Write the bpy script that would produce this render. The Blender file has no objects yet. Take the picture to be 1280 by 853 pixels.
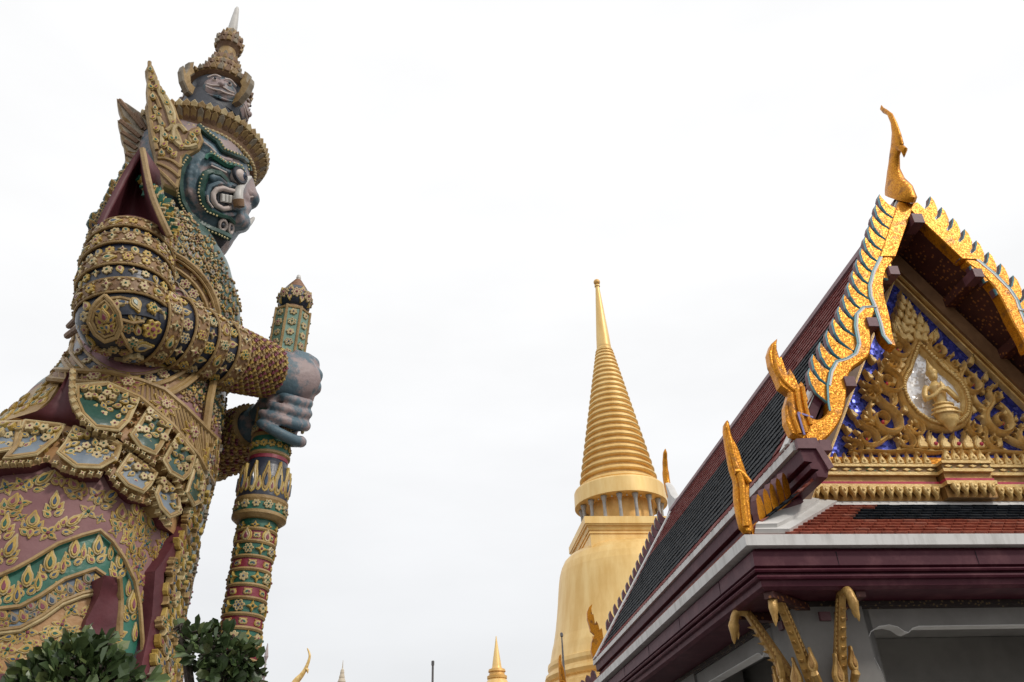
import bpy, bmesh, math, random
from mathutils import Vector, Matrix
from mathutils.geometry import delaunay_2d_cdt
random.seed(7)
rnd = random.random
S = bpy.context.scene
COL = S.collection
rad, sin, cos, pi = math.radians, math.sin, math.cos, math.pi

# ------------------------------------------------------------------ camera
PITCH, ROLL, EYE, FPX = rad(31.5), rad(2.3), 1.6, 1033.0
CAM = Vector((0, 0, EYE))
VF = Vector((0, cos(PITCH), sin(PITCH)))
_u = Vector((0, -sin(PITCH), cos(PITCH)))
VR = cos(ROLL) * Vector((1, 0, 0)) - sin(ROLL) * _u
VU = sin(ROLL) * Vector((1, 0, 0)) + cos(ROLL) * _u
cd = bpy.data.cameras.new('camera')
cd.sensor_width = 36.0
cd.lens = FPX / 1280 * 36
cd.clip_start = 0.05
cd.clip_end = 3000
cam = bpy.data.objects.new('camera', cd)
COL.objects.link(cam)
cam.matrix_world = Matrix(((VR.x, VU.x, -VF.x, 0), (VR.y, VU.y, -VF.y, 0), (VR.z, VU.z, -VF.z, EYE), (0, 0, 0, 1)))
S.camera = cam

# ------------------------------------------------------------------ sky, sun, exposure
SUN_EL, SUN_AZ = rad(40), rad(126)      # azimuth clockwise from +Y (the way the camera looks)
w = bpy.data.worlds.new('World')
S.world = w
w.use_nodes = True
nt = w.node_tree
nt.nodes.clear()
out = nt.nodes.new('ShaderNodeOutputWorld')
bg = nt.nodes.new('ShaderNodeBackground')
bg.inputs['Strength'].default_value = 0.11
sky = nt.nodes.new('ShaderNodeTexSky')
sky.sky_type = 'NISHITA'
sky.sun_disc = False
sky.sun_elevation = SUN_EL
sky.sun_rotation = SUN_AZ
sky.dust_density = 3.0
tc = nt.nodes.new('ShaderNodeTexCoord')
sep = nt.nodes.new('ShaderNodeSeparateXYZ')
nt.links.new(tc.outputs['Generated'], sep.inputs[0])
cr = nt.nodes.new('ShaderNodeValToRGB')          # overcast deck: brighter overhead
cr.color_ramp.elements[0].position = 0.0
cr.color_ramp.elements[0].color = (0.70, 0.715, 0.73, 1)
cr.color_ramp.elements[1].position = 0.55
cr.color_ramp.elements[1].color = (1, 1, 1, 1)
e = cr.color_ramp.elements.new(0.17); e.color = (0.83, 0.838, 0.85, 1)
e = cr.color_ramp.elements.new(0.32); e.color = (0.93, 0.935, 0.945, 1)
nt.links.new(sep.outputs[2], cr.inputs[0])
nz = nt.nodes.new('ShaderNodeTexNoise')
nz.inputs['Scale'].default_value = 2.2
nz.inputs['Detail'].default_value = 8
mp = nt.nodes.new('ShaderNodeMapping')
mp.inputs['Scale'].default_value = (1, 1, 3)
nt.links.new(tc.outputs['Generated'], mp.inputs[0])
nt.links.new(mp.outputs[0], nz.inputs[0])
mr = nt.nodes.new('ShaderNodeMapRange')
mr.inputs[1].default_value = 0.3; mr.inputs[2].default_value = 0.7
mr.inputs[3].default_value = 9.0; mr.inputs[4].default_value = 10.1
nt.links.new(nz.outputs[0], mr.inputs[0])
vm = nt.nodes.new('ShaderNodeVectorMath'); vm.operation = 'SCALE'
nt.links.new(cr.outputs[0], vm.inputs[0]); nt.links.new(mr.outputs[0], vm.inputs['Scale'])
mx = nt.nodes.new('ShaderNodeMixRGB')
mx.inputs[0].default_value = 0.93
nt.links.new(sky.outputs[0], mx.inputs[1]); nt.links.new(vm.outputs[0], mx.inputs[2])
nt.links.new(mx.outputs[0], bg.inputs[0]); nt.links.new(bg.outputs[0], out.inputs[0])

sl = bpy.data.lights.new('sun', 'SUN')
sl.energy = 1.5
sl.angle = rad(6)
sl.color = (1, 0.94, 0.85)
so = bpy.data.objects.new('sun', sl)
COL.objects.link(so)
sd = Vector((sin(SUN_AZ) * cos(SUN_EL), cos(SUN_AZ) * cos(SUN_EL), sin(SUN_EL)))
so.rotation_euler = sd.to_track_quat('Z', 'Y').to_euler()
so.location = (0, 0, 60)
S.view_settings.view_transform = 'Standard'
S.view_settings.look = 'None'
S.view_settings.exposure = 0.0
S.view_settings.gamma = 1.0
S.view_settings.use_curve_mapping = False
S.render.engine = 'CYCLES'
S.cycles.max_bounces = 6

# ------------------------------------------------------------------ measuring: a sight line of the photograph met with a real plane
def ray(x, y):
    return VR * ((x - 640) / FPX) - VU * ((y - 426.5) / FPX) + VF
def meet(x, y, p, n):
    r = ray(x, y)
    return CAM + r * ((p - CAM).dot(n) / r.dot(n))

# ------------------------------------------------------------------ materials
MATS = {}
def mat(name, c1, c2=None, scale=6.0, rough=0.6, metal=0.0, bump=0.0, bscale=None, detail=5, contrast=(0.35, 0.65), spec=0.5, stretch=None):
    """noise-mottled principled material"""
    m = bpy.data.materials.new(name)
    MATS[name] = m
    m.use_nodes = True
    t = m.node_tree
    b = t.nodes['Principled BSDF']
    b.inputs['Roughness'].default_value = rough
    b.inputs['Metallic'].default_value = metal
    b.inputs['Specular IOR Level'].default_value = spec
    tc = t.nodes.new('ShaderNodeTexCoord')
    n = t.nodes.new('ShaderNodeTexNoise')
    n.inputs['Scale'].default_value = scale
    n.inputs['Detail'].default_value = detail
    n.inputs['Roughness'].default_value = 0.62
    if stretch:
        mp_ = t.nodes.new('ShaderNodeMapping'); mp_.inputs['Scale'].default_value = (1, 1, stretch)
        t.links.new(tc.outputs['Object'], mp_.inputs[0]); t.links.new(mp_.outputs[0], n.inputs['Vector'])
    else: t.links.new(tc.outputs['Object'], n.inputs['Vector'])
    r = t.nodes.new('ShaderNodeValToRGB')
    r.color_ramp.elements[0].position = contrast[0]
    r.color_ramp.elements[1].position = contrast[1]
    r.color_ramp.elements[0].color = (*c1, 1)
    r.color_ramp.elements[1].color = (*(c2 or c1), 1)
    t.links.new(n.outputs['Fac'], r.inputs['Fac'])
    t.links.new(r.outputs['Color'], b.inputs['Base Color'])
    if bump:
        n2 = t.nodes.new('ShaderNodeTexNoise')
        n2.inputs['Scale'].default_value = bscale or scale * 5
        n2.inputs['Detail'].default_value = 6
        t.links.new(tc.outputs['Object'], n2.inputs['Vector'])
        bp = t.nodes.new('ShaderNodeBump')
        bp.inputs['Strength'].default_value = bump
        bp.inputs['Distance'].default_value = 0.02
        t.links.new(n2.outputs['Fac'], bp.inputs['Height'])
        t.links.new(bp.outputs['Normal'], b.inputs['Normal'])
    return m
def mosaic(name, cols, scale, rough=0.25, metal=0.6, tilt=0.5, grout=None):
    """little glass tesserae: voronoi cells with a colour and a tilt of their own"""
    m = bpy.data.materials.new(name)
    MATS[name] = m
    m.use_nodes = True
    t = m.node_tree
    b = t.nodes['Principled BSDF']
    b.inputs['Roughness'].default_value = rough
    b.inputs['Metallic'].default_value = metal
    tc = t.nodes.new('ShaderNodeTexCoord')
    v = t.nodes.new('ShaderNodeTexVoronoi')
    v.inputs['Scale'].default_value = scale
    v.inputs['Randomness'].default_value = 0.55
    t.links.new(tc.outputs['Object'], v.inputs['Vector'])
    sp = t.nodes.new('ShaderNodeSeparateColor')
    t.links.new(v.outputs['Color'], sp.inputs[0])
    r = t.nodes.new('ShaderNodeValToRGB')
    el = r.color_ramp.elements
    while len(el) < len(cols): el.new(0.5)
    for i, c in enumerate(cols):
        el[i].position = i / max(1, len(cols) - 1); el[i].color = (*c, 1)
    t.links.new(sp.outputs[0], r.inputs['Fac'])
    # worn brown patches where the glass has gone
    n = t.nodes.new('ShaderNodeTexNoise'); n.inputs['Scale'].default_value = 5; n.inputs['Detail'].default_value = 7
    t.links.new(tc.outputs['Object'], n.inputs['Vector'])
    rr = t.nodes.new('ShaderNodeValToRGB')
    rr.color_ramp.elements[0].position = 0.56; rr.color_ramp.elements[1].position = 0.70
    t.links.new(n.outputs['Fac'], rr.inputs['Fac'])
    mx = t.nodes.new('ShaderNodeMixRGB')
    t.links.new(rr.outputs['Color'], mx.inputs[0])
    t.links.new(r.outputs['Color'], mx.inputs[1])
    mx.inputs[2].default_value = (*(grout or (cols[0][0] * .5, cols[0][1] * .45, cols[0][2] * .5)), 1)
    t.links.new(mx.outputs[0], b.inputs['Base Color'])
    g = t.nodes.new('ShaderNodeNewGeometry')
    s1 = t.nodes.new('ShaderNodeVectorMath'); s1.operation = 'SUBTRACT'
    t.links.new(v.outputs['Color'], s1.inputs[0]); s1.inputs[1].default_value = (0.5, 0.5, 0.5)
    s2 = t.nodes.new('ShaderNodeVectorMath'); s2.operation = 'SCALE'; s2.inputs['Scale'].default_value = tilt
    t.links.new(s1.outputs[0], s2.inputs[0])
    s3 = t.nodes.new('ShaderNodeVectorMath'); s3.operation = 'ADD'
    t.links.new(g.outputs['Normal'], s3.inputs[0]); t.links.new(s2.outputs[0], s3.inputs[1])
    s4 = t.nodes.new('ShaderNodeVectorMath'); s4.operation = 'NORMALIZE'
    t.links.new(s3.outputs[0], s4.inputs[0]); t.links.new(s4.outputs[0], b.inputs['Normal'])
    return m
def spotted(name, base, spot, scale, size=0.25, rough=0.6, metal_spot=0.0):
    """a ground colour with scattered gilt stars"""
    m = mat(name, base, tuple(x * 1.5 for x in base), 4, rough)
    t = m.node_tree
    b = t.nodes['Principled BSDF']
    src = b.inputs['Base Color'].links[0].from_socket
    tc = t.nodes['Texture Coordinate']
    v = t.nodes.new('ShaderNodeTexVoronoi'); v.inputs['Scale'].default_value = scale; v.inputs['Randomness'].default_value = 0.8
    t.links.new(tc.outputs['Object'], v.inputs['Vector'])
    r = t.nodes.new('ShaderNodeValToRGB')
    r.color_ramp.elements[0].position = size; r.color_ramp.elements[0].color = (1, 1, 1, 1)
    r.color_ramp.elements[1].position = size + 0.06; r.color_ramp.elements[1].color = (0, 0, 0, 1)
    t.links.new(v.outputs['Distance'], r.inputs['Fac'])
    mx = t.nodes.new('ShaderNodeMixRGB'); mx.inputs[2].default_value = (*spot, 1)
    t.links.new(r.outputs['Color'], mx.inputs[0]); t.links.new(src, mx.inputs[1]); t.links.new(mx.outputs[0], b.inputs['Base Color'])
    return m

# ------------------------------------------------------------------ mesh builder
def lerp(a, b, t): return a + (b - a) * t
class MB:
    def __init__(self): self.v = []; self.f = []; self.m = []; self.mats = []
    def mi(self, name):
        if name not in self.mats: self.mats.append(name)
        return self.mats.index(name)
    def add(self, vs, fs, m):
        o = len(self.v)
        self.v += [tuple(p) for p in vs]
        self.f += [tuple(i + o for i in q) for q in fs]
        if isinstance(m, (list, tuple)): self.m += [self.mi(x) for x in m]
        else: self.m += [self.mi(m)] * len(fs)
    def box(self, a, b, m):
        (x0, y0, z0), (x1, y1, z1) = a, b
        self.add([(x0,y0,z0),(x1,y0,z0),(x1,y1,z0),(x0,y1,z0),(x0,y0,z1),(x1,y0,z1),(x1,y1,z1),(x0,y1,z1)],
                 [(0,3,2,1),(4,5,6,7),(0,1,5,4),(1,2,6,5),(2,3,7,6),(3,0,4,7)], m)
    def hexa(self, q0, q1, m):
        """solid between two quads"""
        self.add(list(q0) + list(q1), [(0,3,2,1),(4,5,6,7),(0,1,5,4),(1,2,6,5),(2,3,7,6),(3,0,4,7)], m)
    def grid(self, rows, m, closed=False):
        n = len(rows[0]); vs = [p for r in rows for p in r]; fs = []
        for i in range(len(rows) - 1):
            for j in range(n if closed else n - 1):
                k = (j + 1) % n
                fs.append((i*n+j, i*n+k, (i+1)*n+k, (i+1)*n+j))
        self.add(vs, fs, m)
    def lathe(self, prof, m, n=32, c=(0, 0), ph=0.0, cap=True, lobes=None):
        """prof: (radius, z[, material])"""
        rows = []
        for i, p in enumerate(prof):
            rows.append([(c[0] + p[0]*cos(2*pi*j/n + ph), c[1] + p[0]*sin(2*pi*j/n + ph), p[1]) for j in range(n)])
        for i in range(len(rows) - 1):
            mm = prof[i][2] if len(prof[i]) > 2 else m
            self.grid([rows[i], rows[i+1]], mm, True)
        if cap:
            self.add(rows[0], [tuple(range(n))[::-1]], prof[0][2] if len(prof[0]) > 2 else m)
            self.add(rows[-1], [tuple(range(n))], prof[-2][2] if len(prof[-2]) > 2 else m)
    def tube(self, pts, rr, m, n=10, cap=True, flat=None):
        """pts: Vectors, rr: radius or list; flat=(normal, factor) squashes along normal"""
        pts = [Vector(p) for p in pts]
        if not isinstance(rr, (list, tuple)): rr = [rr] * len(pts)
        if len(rr) != len(pts):
            rs = []
            for i in range(len(pts)):
                x = i * (len(rr) - 1) / (len(pts) - 1); k = min(int(x), len(rr) - 2)
                rs.append(lerp(rr[k], rr[k+1], x - k))
            rr = rs
        rows = []; up = None
        for i, p in enumerate(pts):
            d = (pts[min(i+1, len(pts)-1)] - pts[max(i-1, 0)])
            d = d.normalized() if d.length > 1e-9 else Vector((0, 0, 1))
            if up is None: up = d.orthogonal().normalized()
            up = (up - d * up.dot(d))
            up = up.normalized() if up.length > 1e-6 else d.orthogonal().normalized()
            s = d.cross(up); row = []
            for j in range(n):
                o = (up * cos(2*pi*j/n) + s * sin(2*pi*j/n)) * rr[i]
                if flat: o -= flat[0] * (o.dot(flat[0]) * (1 - flat[1]))
                row.append(p + o)
            rows.append(row)
        self.grid(rows, m, True)
        if cap:
            mm = m
            self.add(rows[0], [tuple(range(n))[::-1]], mm); self.add(rows[-1], [tuple(range(n))], mm)
    def ball(self, c, r, m, n=10, k=7, sc=(1, 1, 1)):
        rows = [[(c[0] + r*sc[0]*sin(pi*i/k)*cos(2*pi*j/n), c[1] + r*sc[1]*sin(pi*i/k)*sin(2*pi*j/n), c[2] + r*sc[2]*cos(pi*i/k)) for j in range(n)] for i in range(k+1)]
        self.grid(rows, m, True)
    def prism(self, poly, fr, h0, h1, mtop, mside=None, mbot=None, bev=0.0):
        """outline poly (2-D) in frame fr=(p, ex, ey, n), solid from h0 to h1 along n, top edge bevelled by bev"""
        p, ex, ey, n = fr
        k = len(poly)
        A = sum(poly[i][0]*poly[(i+1)%k][1] - poly[(i+1)%k][0]*poly[i][1] for i in range(k))
        if A < 0: poly = poly[::-1]
        P = lambda q, h: p + ex*q[0] + ey*q[1] + n*h
        mside = mside or mtop
        if bev:
            ins = []
            for i in range(k):
                a, b, c = Vector(poly[i-1]), Vector(poly[i]), Vector(poly[(i+1) % k])
                d1 = (b - a); d2 = (c - b)
                n1 = Vector((-d1.y, d1.x)).normalized(); n2 = Vector((-d2.y, d2.x)).normalized()
                q = n1 + n2
                q = q / max(q.length_squared / 2, 0.35) if q.length > 1e-6 else n1
                ins.append(b + q * bev)
            rings = [[P(q, h0) for q in poly], [P(q, h1 - bev) for q in poly], [P(q, h1) for q in ins]]
        else: rings = [[P(q, h0) for q in poly], [P(q, h1) for q in poly]]
        self.grid(rings, mside, True)
        self.add(rings[-1], [tuple(range(k))], mtop)
        if mbot: self.add(rings[0], [tuple(range(k))[::-1]], mbot)
    def build(self, name, parent=None, smooth=None, fix=False, mods=()):
        me = bpy.data.meshes.new(name)
        me.from_pydata(self.v, [], self.f)
        for x in self.mats: me.materials.append(MATS[x])
        me.polygons.foreach_set('material_index', self.m)
        if fix:
            bm = bmesh.new(); bm.from_mesh(me)
            bmesh.ops.remove_doubles(bm, verts=bm.verts, dist=1e-5)
            bmesh.ops.recalc_face_normals(bm, faces=bm.faces)
            bm.to_mesh(me); bm.free()
        if smooth:
            me.polygons.foreach_set('use_smooth', [True] * len(me.polygons))
            me.set_sharp_from_angle(angle=rad(smooth))
        me.update()
        o = bpy.data.objects.new(name, me)
        COL.objects.link(o)
        if parent: o.parent = parent
        return o
def empty(name, loc, rz=0.0):
    o = bpy.data.objects.new(name, None)
    COL.objects.link(o)
    o.location = loc; o.rotation_euler = (0, 0, rz); o.empty_display_size = 0.3
    return o
def tag(o, label=None, cat=None, group=None, kind=None):
    if label: o['label'] = label
    if cat: o['category'] = cat
    if group: o['group'] = group
    if kind: o['kind'] = kind
    return o
def clone(o, parent=None):
    c = o.copy(); COL.objects.link(c)
    if parent: c.parent = parent
    for ch in o.children: clone(ch, c)
    return c
def promote():
    """an Empty standing for a part hands its place and name to its main mesh, the rest become that mesh's sub-parts"""
    main = dict(arm='upper_arm', hand='fist', club='shaft', head='face', crown='crown_rim', ear_ornament='plate', bargeboard='lower_serpent', corner_finial='horn', eave_bracket='body', small_face='features')
    for e in [o for o in list(COL.objects) if o.type == 'EMPTY' and o.parent]:
        key = e.name.split('.')[0]
        ch = list(e.children)
        m_ = [c for c in ch if c.name.split('.')[0] == main.get(key)][0]
        loc, rot = e.location.copy(), e.rotation_euler.copy()
        m_.parent = e.parent; m_.location = loc; m_.rotation_euler = rot
        for c in ch:
            if c is not m_: c.parent = m_
        nm = e.name
        bpy.data.objects.remove(e)
        m_.name = nm
def remesh(o, vox, smooth=0):
    m = o.modifiers.new('r', 'REMESH'); m.mode = 'VOXEL'; m.voxel_size = vox; m.use_smooth_shade = True
    if smooth:
        s = o.modifiers.new('s', 'SMOOTH'); s.iterations = smooth; s.factor = 0.5
    return o
def smoothpts(pts, it=1):
    """Chaikin rounding of an open polyline"""
    for _ in range(it):
        q = [pts[0]]
        for a, b in zip(pts, pts[1:]):
            q += [a.lerp(b, .25), a.lerp(b, .75)]
        pts = q + [pts[-1]]
    return pts
def chaikin2(pts, it=1, closed=True):
    for _ in range(it):
        q = []
        k = len(pts)
        for i in range(k if closed else k - 1):
            a, b = pts[i], pts[(i+1) % k]
            q += [(lerp(a[0], b[0], .25), lerp(a[1], b[1], .25)), (lerp(a[0], b[0], .75), lerp(a[1], b[1], .75))]
        pts = q if closed else [pts[0]] + q + [pts[-1]]
    return pts
def interp(tab, x):
    """tab rows (x, a, b, ...) ascending in x"""
    if x <= tab[0][0]: return tab[0][1:]
    for r0, r1 in zip(tab, tab[1:]):
        if x <= r1[0]:
            t = (x - r0[0]) / (r1[0] - r0[0]); t = t*t*(3-2*t) * .5 + t * .5
            return tuple(lerp(p, q, t) for p, q in zip(r0[1:], r1[1:]))
    return tab[-1][1:]
Z = Vector((0, 0, 1))

# palette (real-world base colours)
mat('ochre_ceramic', (0.24, 0.145, 0.050), (0.39, 0.26, 0.108), 9, 0.5, bump=.25)
mat('cream_ceramic', (0.37, 0.27, 0.12), (0.54, 0.43, 0.23), 9, 0.5, bump=.25)
mat('yellow_ceramic', (0.38, 0.235, 0.04), (0.52, 0.37, 0.10), 9, 0.45, bump=.25)
mat('clay_brown', (0.24, 0.12, 0.07), (0.36, 0.20, 0.12), 8, 0.6, bump=.3)
mat('frame_ceramic', (0.33, 0.165, 0.060), (0.48, 0.28, 0.125), 6, 0.5, bump=.25)
mat('orange_ceramic', (0.15, 0.075, 0.030), (0.33, 0.19, 0.085), 6, 0.5, bump=.25)
mat('grey_ceramic', (0.19, 0.155, 0.11), (0.32, 0.265, 0.19), 9, 0.6, bump=.25)
mat('navy_glaze', (0.012, 0.016, 0.030), (0.03, 0.035, 0.055), 5, 0.35, bump=.2)
mat('green_glaze', (0.010, 0.085, 0.055), (0.03, 0.16, 0.11), 5, 0.35, bump=.2)
mat('dark_green_glaze', (0.012, 0.045, 0.035), (0.03, 0.085, 0.065), 5, 0.35, bump=.2)
mat('pale_green_glaze', (0.10, 0.20, 0.15), (0.20, 0.31, 0.24), 5, 0.45, bump=.2)
mat('slate_blue_glaze', (0.10, 0.13, 0.17), (0.21, 0.25, 0.29), 5, 0.45, bump=.2)
mat('mauve_plaster', (0.21, 0.095, 0.10), (0.31, 0.17, 0.165), 3, 0.7, bump=.25)
mat('pink_scale', (0.27, 0.11, 0.14), (0.40, 0.22, 0.24), 5, 0.55, bump=.2)
mat('maroon_plaster', (0.075, 0.014, 0.020), (0.135, 0.032, 0.040), 4, 0.55, bump=.2)
mat('red_glaze', (0.16, 0.012, 0.03), (0.26, 0.03, 0.05), 5, 0.4, bump=.2)
mat('jewel_green', (0.01, 0.07, 0.045), (0.02, 0.11, 0.07), 9, 0.25)
mat('jewel_blue', (0.03, 0.05, 0.10), (0.05, 0.09, 0.15), 9, 0.25)
mat('jewel_rose', (0.17, 0.035, 0.06), (0.24, 0.06, 0.085), 9, 0.3)
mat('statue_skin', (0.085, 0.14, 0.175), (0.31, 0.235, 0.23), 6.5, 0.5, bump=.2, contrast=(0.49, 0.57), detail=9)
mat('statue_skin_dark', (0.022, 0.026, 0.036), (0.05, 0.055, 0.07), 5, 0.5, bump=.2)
mat('pale_paint', (0.42, 0.33, 0.30), (0.60, 0.52, 0.48), 6, 0.5, bump=.2)
mat('white_paint', (0.66, 0.64, 0.61), (0.78, 0.77, 0.75), 3, 0.5)
mat('tusk_paint', (0.45, 0.43, 0.40), (0.62, 0.60, 0.57), 8, 0.4)
mat('tooth_white', (0.55, 0.53, 0.49), (0.70, 0.68, 0.64), 8, 0.35)
mat('worn_brown', (0.16, 0.085, 0.045), (0.27, 0.16, 0.09), 8, 0.6, bump=.3)
mat('bead_gold', (0.55, 0.45, 0.22), (0.7, 0.6, 0.35), 9, 0.4)

# ================================================================== THE SETTING
# ground
m = mat('courtyard_stone', (0.075, 0.07, 0.063), (0.125, 0.117, 0.106), 0.6, 0.75, bump=.2)
g = MB()
R_ = 1500
g.grid([[(-R_, -R_, 0), (R_, -R_, 0)], [(-R_, R_, 0), (R_, R_, 0)]], 'courtyard_stone')
tag(g.build('ground'), 'pale stone paving of the temple courtyard', 'ground', kind='structure')

mat('gold_leaf', (0.78, 0.49, 0.16), (0.93, 0.66, 0.28), 1.2, 0.42, 0.25, stretch=.18, bump=.12, bscale=9)
mat('gold_leaf_dark', (0.62, 0.36, 0.10), (0.78, 0.47, 0.16), 1.2, 0.5, 0.3, bump=.12, bscale=9)
mat('grey_stone', (0.28, 0.275, 0.265), (0.40, 0.39, 0.38), 2, 0.6)

# ------------------------------------------------------------------ the great stupa
AX = Vector((7.67, 59.508, 0))
YAW = rad(6.62)
st = tag(empty('golden_stupa', AX, YAW), 'huge golden stupa with a smooth bell and a tall ringed spire, behind the pavilion roof', 'stupa')
def ringprof(r0, z0, r1, z1, n):
    """stack of torus rings narrowing upwards"""
    pr = []
    for i in range(n):
        t0, t1 = i / n, (i + 1) / n
        e = 0.86
        q0, q1 = t0 ** e, t1 ** e
        za, zb = lerp(z0, z1, 1 - (1 - t0) ** 1.25), lerp(z0, z1, 1 - (1 - t1) ** 1.25)
        ra, rb = lerp(r0, r1, (za - z0) / (z1 - z0)), lerp(r0, r1, (zb - z0) / (z1 - z0))
        h = zb - za
        pr += [(ra * .88, za), (ra * .885, za + h * .14), (ra * .97, za + h * .2), (ra * 1.0, za + h * .33), (ra * 1.0, za + h * .46), (ra * .965, za + h * .62), (ra * .92, za + h * .68), (ra * .91, za + h * .8)]
    return pr
b = MB()
b.lathe([(9.5, 0), (9.5, 4), (8.6, 4.1), (8.6, 6.2), (7.9, 6.3), (7.9, 8.4), (7.5, 8.5), (7.5, 8.9), (7.0, 9.0), (7.0, 9.9), (6.75, 10.0)], 'gold_leaf', 96)
b.build('base', st, 40)
b = MB()
b.lathe([(6.3, 9.9), (6.45, 10.1), (6.45, 10.45), (6.2, 10.55), (6.1, 10.75), (6.25, 10.9), (6.36, 11.1), (6.3, 11.3), (6.08, 11.35), (6.06, 11.5), (6.14, 11.75), (6.12, 12.0), (6.0, 12.05)], 'gold_leaf', 96)
for k in range(72):                                    # lotus petals round the lip
    a = 2*pi*k/72
    fr = (Vector((6.1*cos(a), 6.1*sin(a), 11.36)), Vector((-sin(a), cos(a), 0)), Z, Vector((cos(a), sin(a), 0)))
    b.prism([(-.24, -.55), (-.16, -.02), (.16, -.02), (.24, -.55)], fr, -.1, .12, 'gold_leaf_dark', bev=.04)
b.build('lotus_moulding', st, 40)
b = MB()
pr = [(6.0, 12.05), (5.88, 12.5), (5.80, 12.9), (5.62, 13.5), (5.44, 14.4), (5.30, 15.3), (5.19, 16.1), (5.10, 16.9), (5.02, 17.5), (4.93, 18.0), (4.78, 18.5), (4.55, 18.95), (4.25, 19.25), (3.9, 19.42), (3.3, 19.52), (2.5, 19.55)]
b.lathe(pr, 'gold_leaf', 128)
b.build('bell', st, 50)
b = MB()
def sq(s0, z0, s1, z1, mt='gold_leaf'):
    b.hexa([(-s0,-s0,z0),(s0,-s0,z0),(s0,s0,z0),(-s0,s0,z0)], [(-s1,-s1,z1),(s1,-s1,z1),(s1,s1,z1),(-s1,s1,z1)], mt)
sq(3.16, 18.2, 3.16, 20.0); sq(3.24, 20.0, 3.24, 20.1); sq(3.20, 20.1, 3.2, 20.22); sq(3.28, 20.22, 3.36, 20.42); sq(3.38, 20.42, 3.38, 20.5, 'gold_leaf_dark'); sq(3.46, 20.5, 3.5, 20.62); sq(3.56, 20.62, 3.56, 21.12)
b.build('square_harmika', st)
b = MB()
b.lathe([(2.35, 21.1), (2.35, 23.1), (3.2, 23.12)], 'gold_leaf_dark', 64)
b.build('neck', st, 40)
NC = 16
cm = MB()
cm.lathe([(.22, 0), (.22, .12), (.14, .2), (.12, 1.0), (.13, 1.5), (.2, 1.75), (.24, 1.92)], 'grey_stone', 12)
for k in range(NC):
    a = 2*pi*(k+.35)/NC
    if k == 0: c0 = cm.build('column', st, 40); c = c0
    else: c = clone(c0, st)
    c.location = (2.95*cos(a), 2.95*sin(a), 21.12)
lm = MB(); lm.ball((0, 0, 0), .07, 'white_paint', 8, 6)
for k in range(NC):
    a = 2*pi*(k+.85)/NC
    if k == 0: c1 = lm.build('lamp_globe', st, 60); c = c1
    else: c = clone(c1, st)
    c.location = (2.75*cos(a), 2.75*sin(a), 23.0)
b = MB()
b.lathe([(3.2, 23.08), (3.46, 23.08), (3.46, 23.2), (3.43, 24.2), (3.38, 24.32), (3.0, 24.34)], 'gold_leaf', 96)
b.build('drum', st, 40)
b = MB()
b.lathe(ringprof(3.06, 24.33, .70, 36.75, 25), 'gold_leaf', 72, cap=False)
b.build('ringed_spire', st, 60)
b = MB()
b.lathe([(.60, 36.6), (.66, 36.75), (.66, 36.85), (.58, 36.95), (.60, 37.1), (.54, 38.2), (.17, 43.25), (.24, 43.3), (.24, 43.42), (.16, 43.5)], 'gold_leaf', 40)
b.build('spire_tip', st, 40)
b = MB(); b.ball((0, 0, 43.78), .29, 'gold_leaf_dark', 20, 12)
b.build('ball_finial', st, 70)

# ------------------------------------------------------------------ far things, each at its own distance
def far(az, d): return Vector((sin(rad(az)) * d, cos(rad(az)) * d, 0))
# small golden spire
t = tag(empty('small_golden_stupa', far(-1.85, 75), YAW), 'small slim golden spire on the horizon left of the great stupa', 'stupa')
b = MB(); b.lathe([(2.4, 0), (2.4, 8), (1.7, 9), (1.5, 11), (1.3, 12.2), (1.05, 13.4), (.75, 13.9)], 'gold_leaf', 32); b.build('bell', t, 40)
b = MB(); b.lathe([(.72, 13.8), (.85, 13.9), (.85, 14.1), (.68, 14.2), (.64, 14.4), (.75, 14.45), (.7, 14.65), (.55, 14.7)], 'gold_leaf_dark', 32); b.build('moulding', t, 40)
b = MB(); b.lathe([(.46, 14.65), (.40, 14.9), (.33, 15.4), (.25, 15.9), (.17, 16.4), (.11, 16.8), (.06, 17.15), (.03, 17.4)], 'gold_leaf', 20); b.build('spire', t, 40)
# tiny tiered spire
mat('far_cream', (0.55, 0.47, 0.36), (0.65, 0.57, 0.46), 2, 0.7)
t = empty('tiered_spire', far(-11.82, 90), YAW)
tag(t, 'tiny cream tiered spire tip just showing between the roof horn and the lamp pole', 'spire')
b = MB()
pf = [(1.5, 0), (1.5, 14.2), (1.25, 14.4), (1.25, 15.0)]
zz = 15.0; r_ = 1.0
for i in range(6):
    pf += [(r_, zz), (r_ * 1.08, zz + .12), (r_ * .78, zz + .4)]; zz += .42; r_ *= .72
pf += [(.06, zz + .1), (.02, zz + .9)]
b.lathe(pf, 'far_cream', 20); b.build('spire', t, 40)
# lamp pole
mat('dark_metal', (0.10, 0.10, 0.10), (0.16, 0.15, 0.15), 4, 0.5, .5)
b = MB(); b.lathe([(.16, 0), (.16, .5), (.075, .6), (.06, 10.6), (.085, 10.62), (.085, 10.85), (.05, 10.87)], 'dark_metal', 14)
o = b.build('mast', None, 40); o.location = far(-6.03, 50); tag(o, 'thin dark mast with a blunt brown cap standing alone in mid sky', 'pole')
# flagpole with a spear tip (left)
mat('pink_grey_metal', (0.30, 0.25, 0.25), (0.42, 0.36, 0.36), 4, 0.5)
b = MB(); b.lathe([(.2, 0), (.16, 1), (.10, 8.0), (.06, 10.0), (.15, 10.1), (.15, 10.2), (.05, 10.3), (.05, 10.9), (.12, 11.1), (.02, 11.8)], 'pink_grey_metal', 14)
o = b.build('flagpole', None, 40); o.location = far(-16.64, 50); tag(o, 'thin grey flagpole with a spear tip just right of the statue club', 'flagpole')
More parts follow.
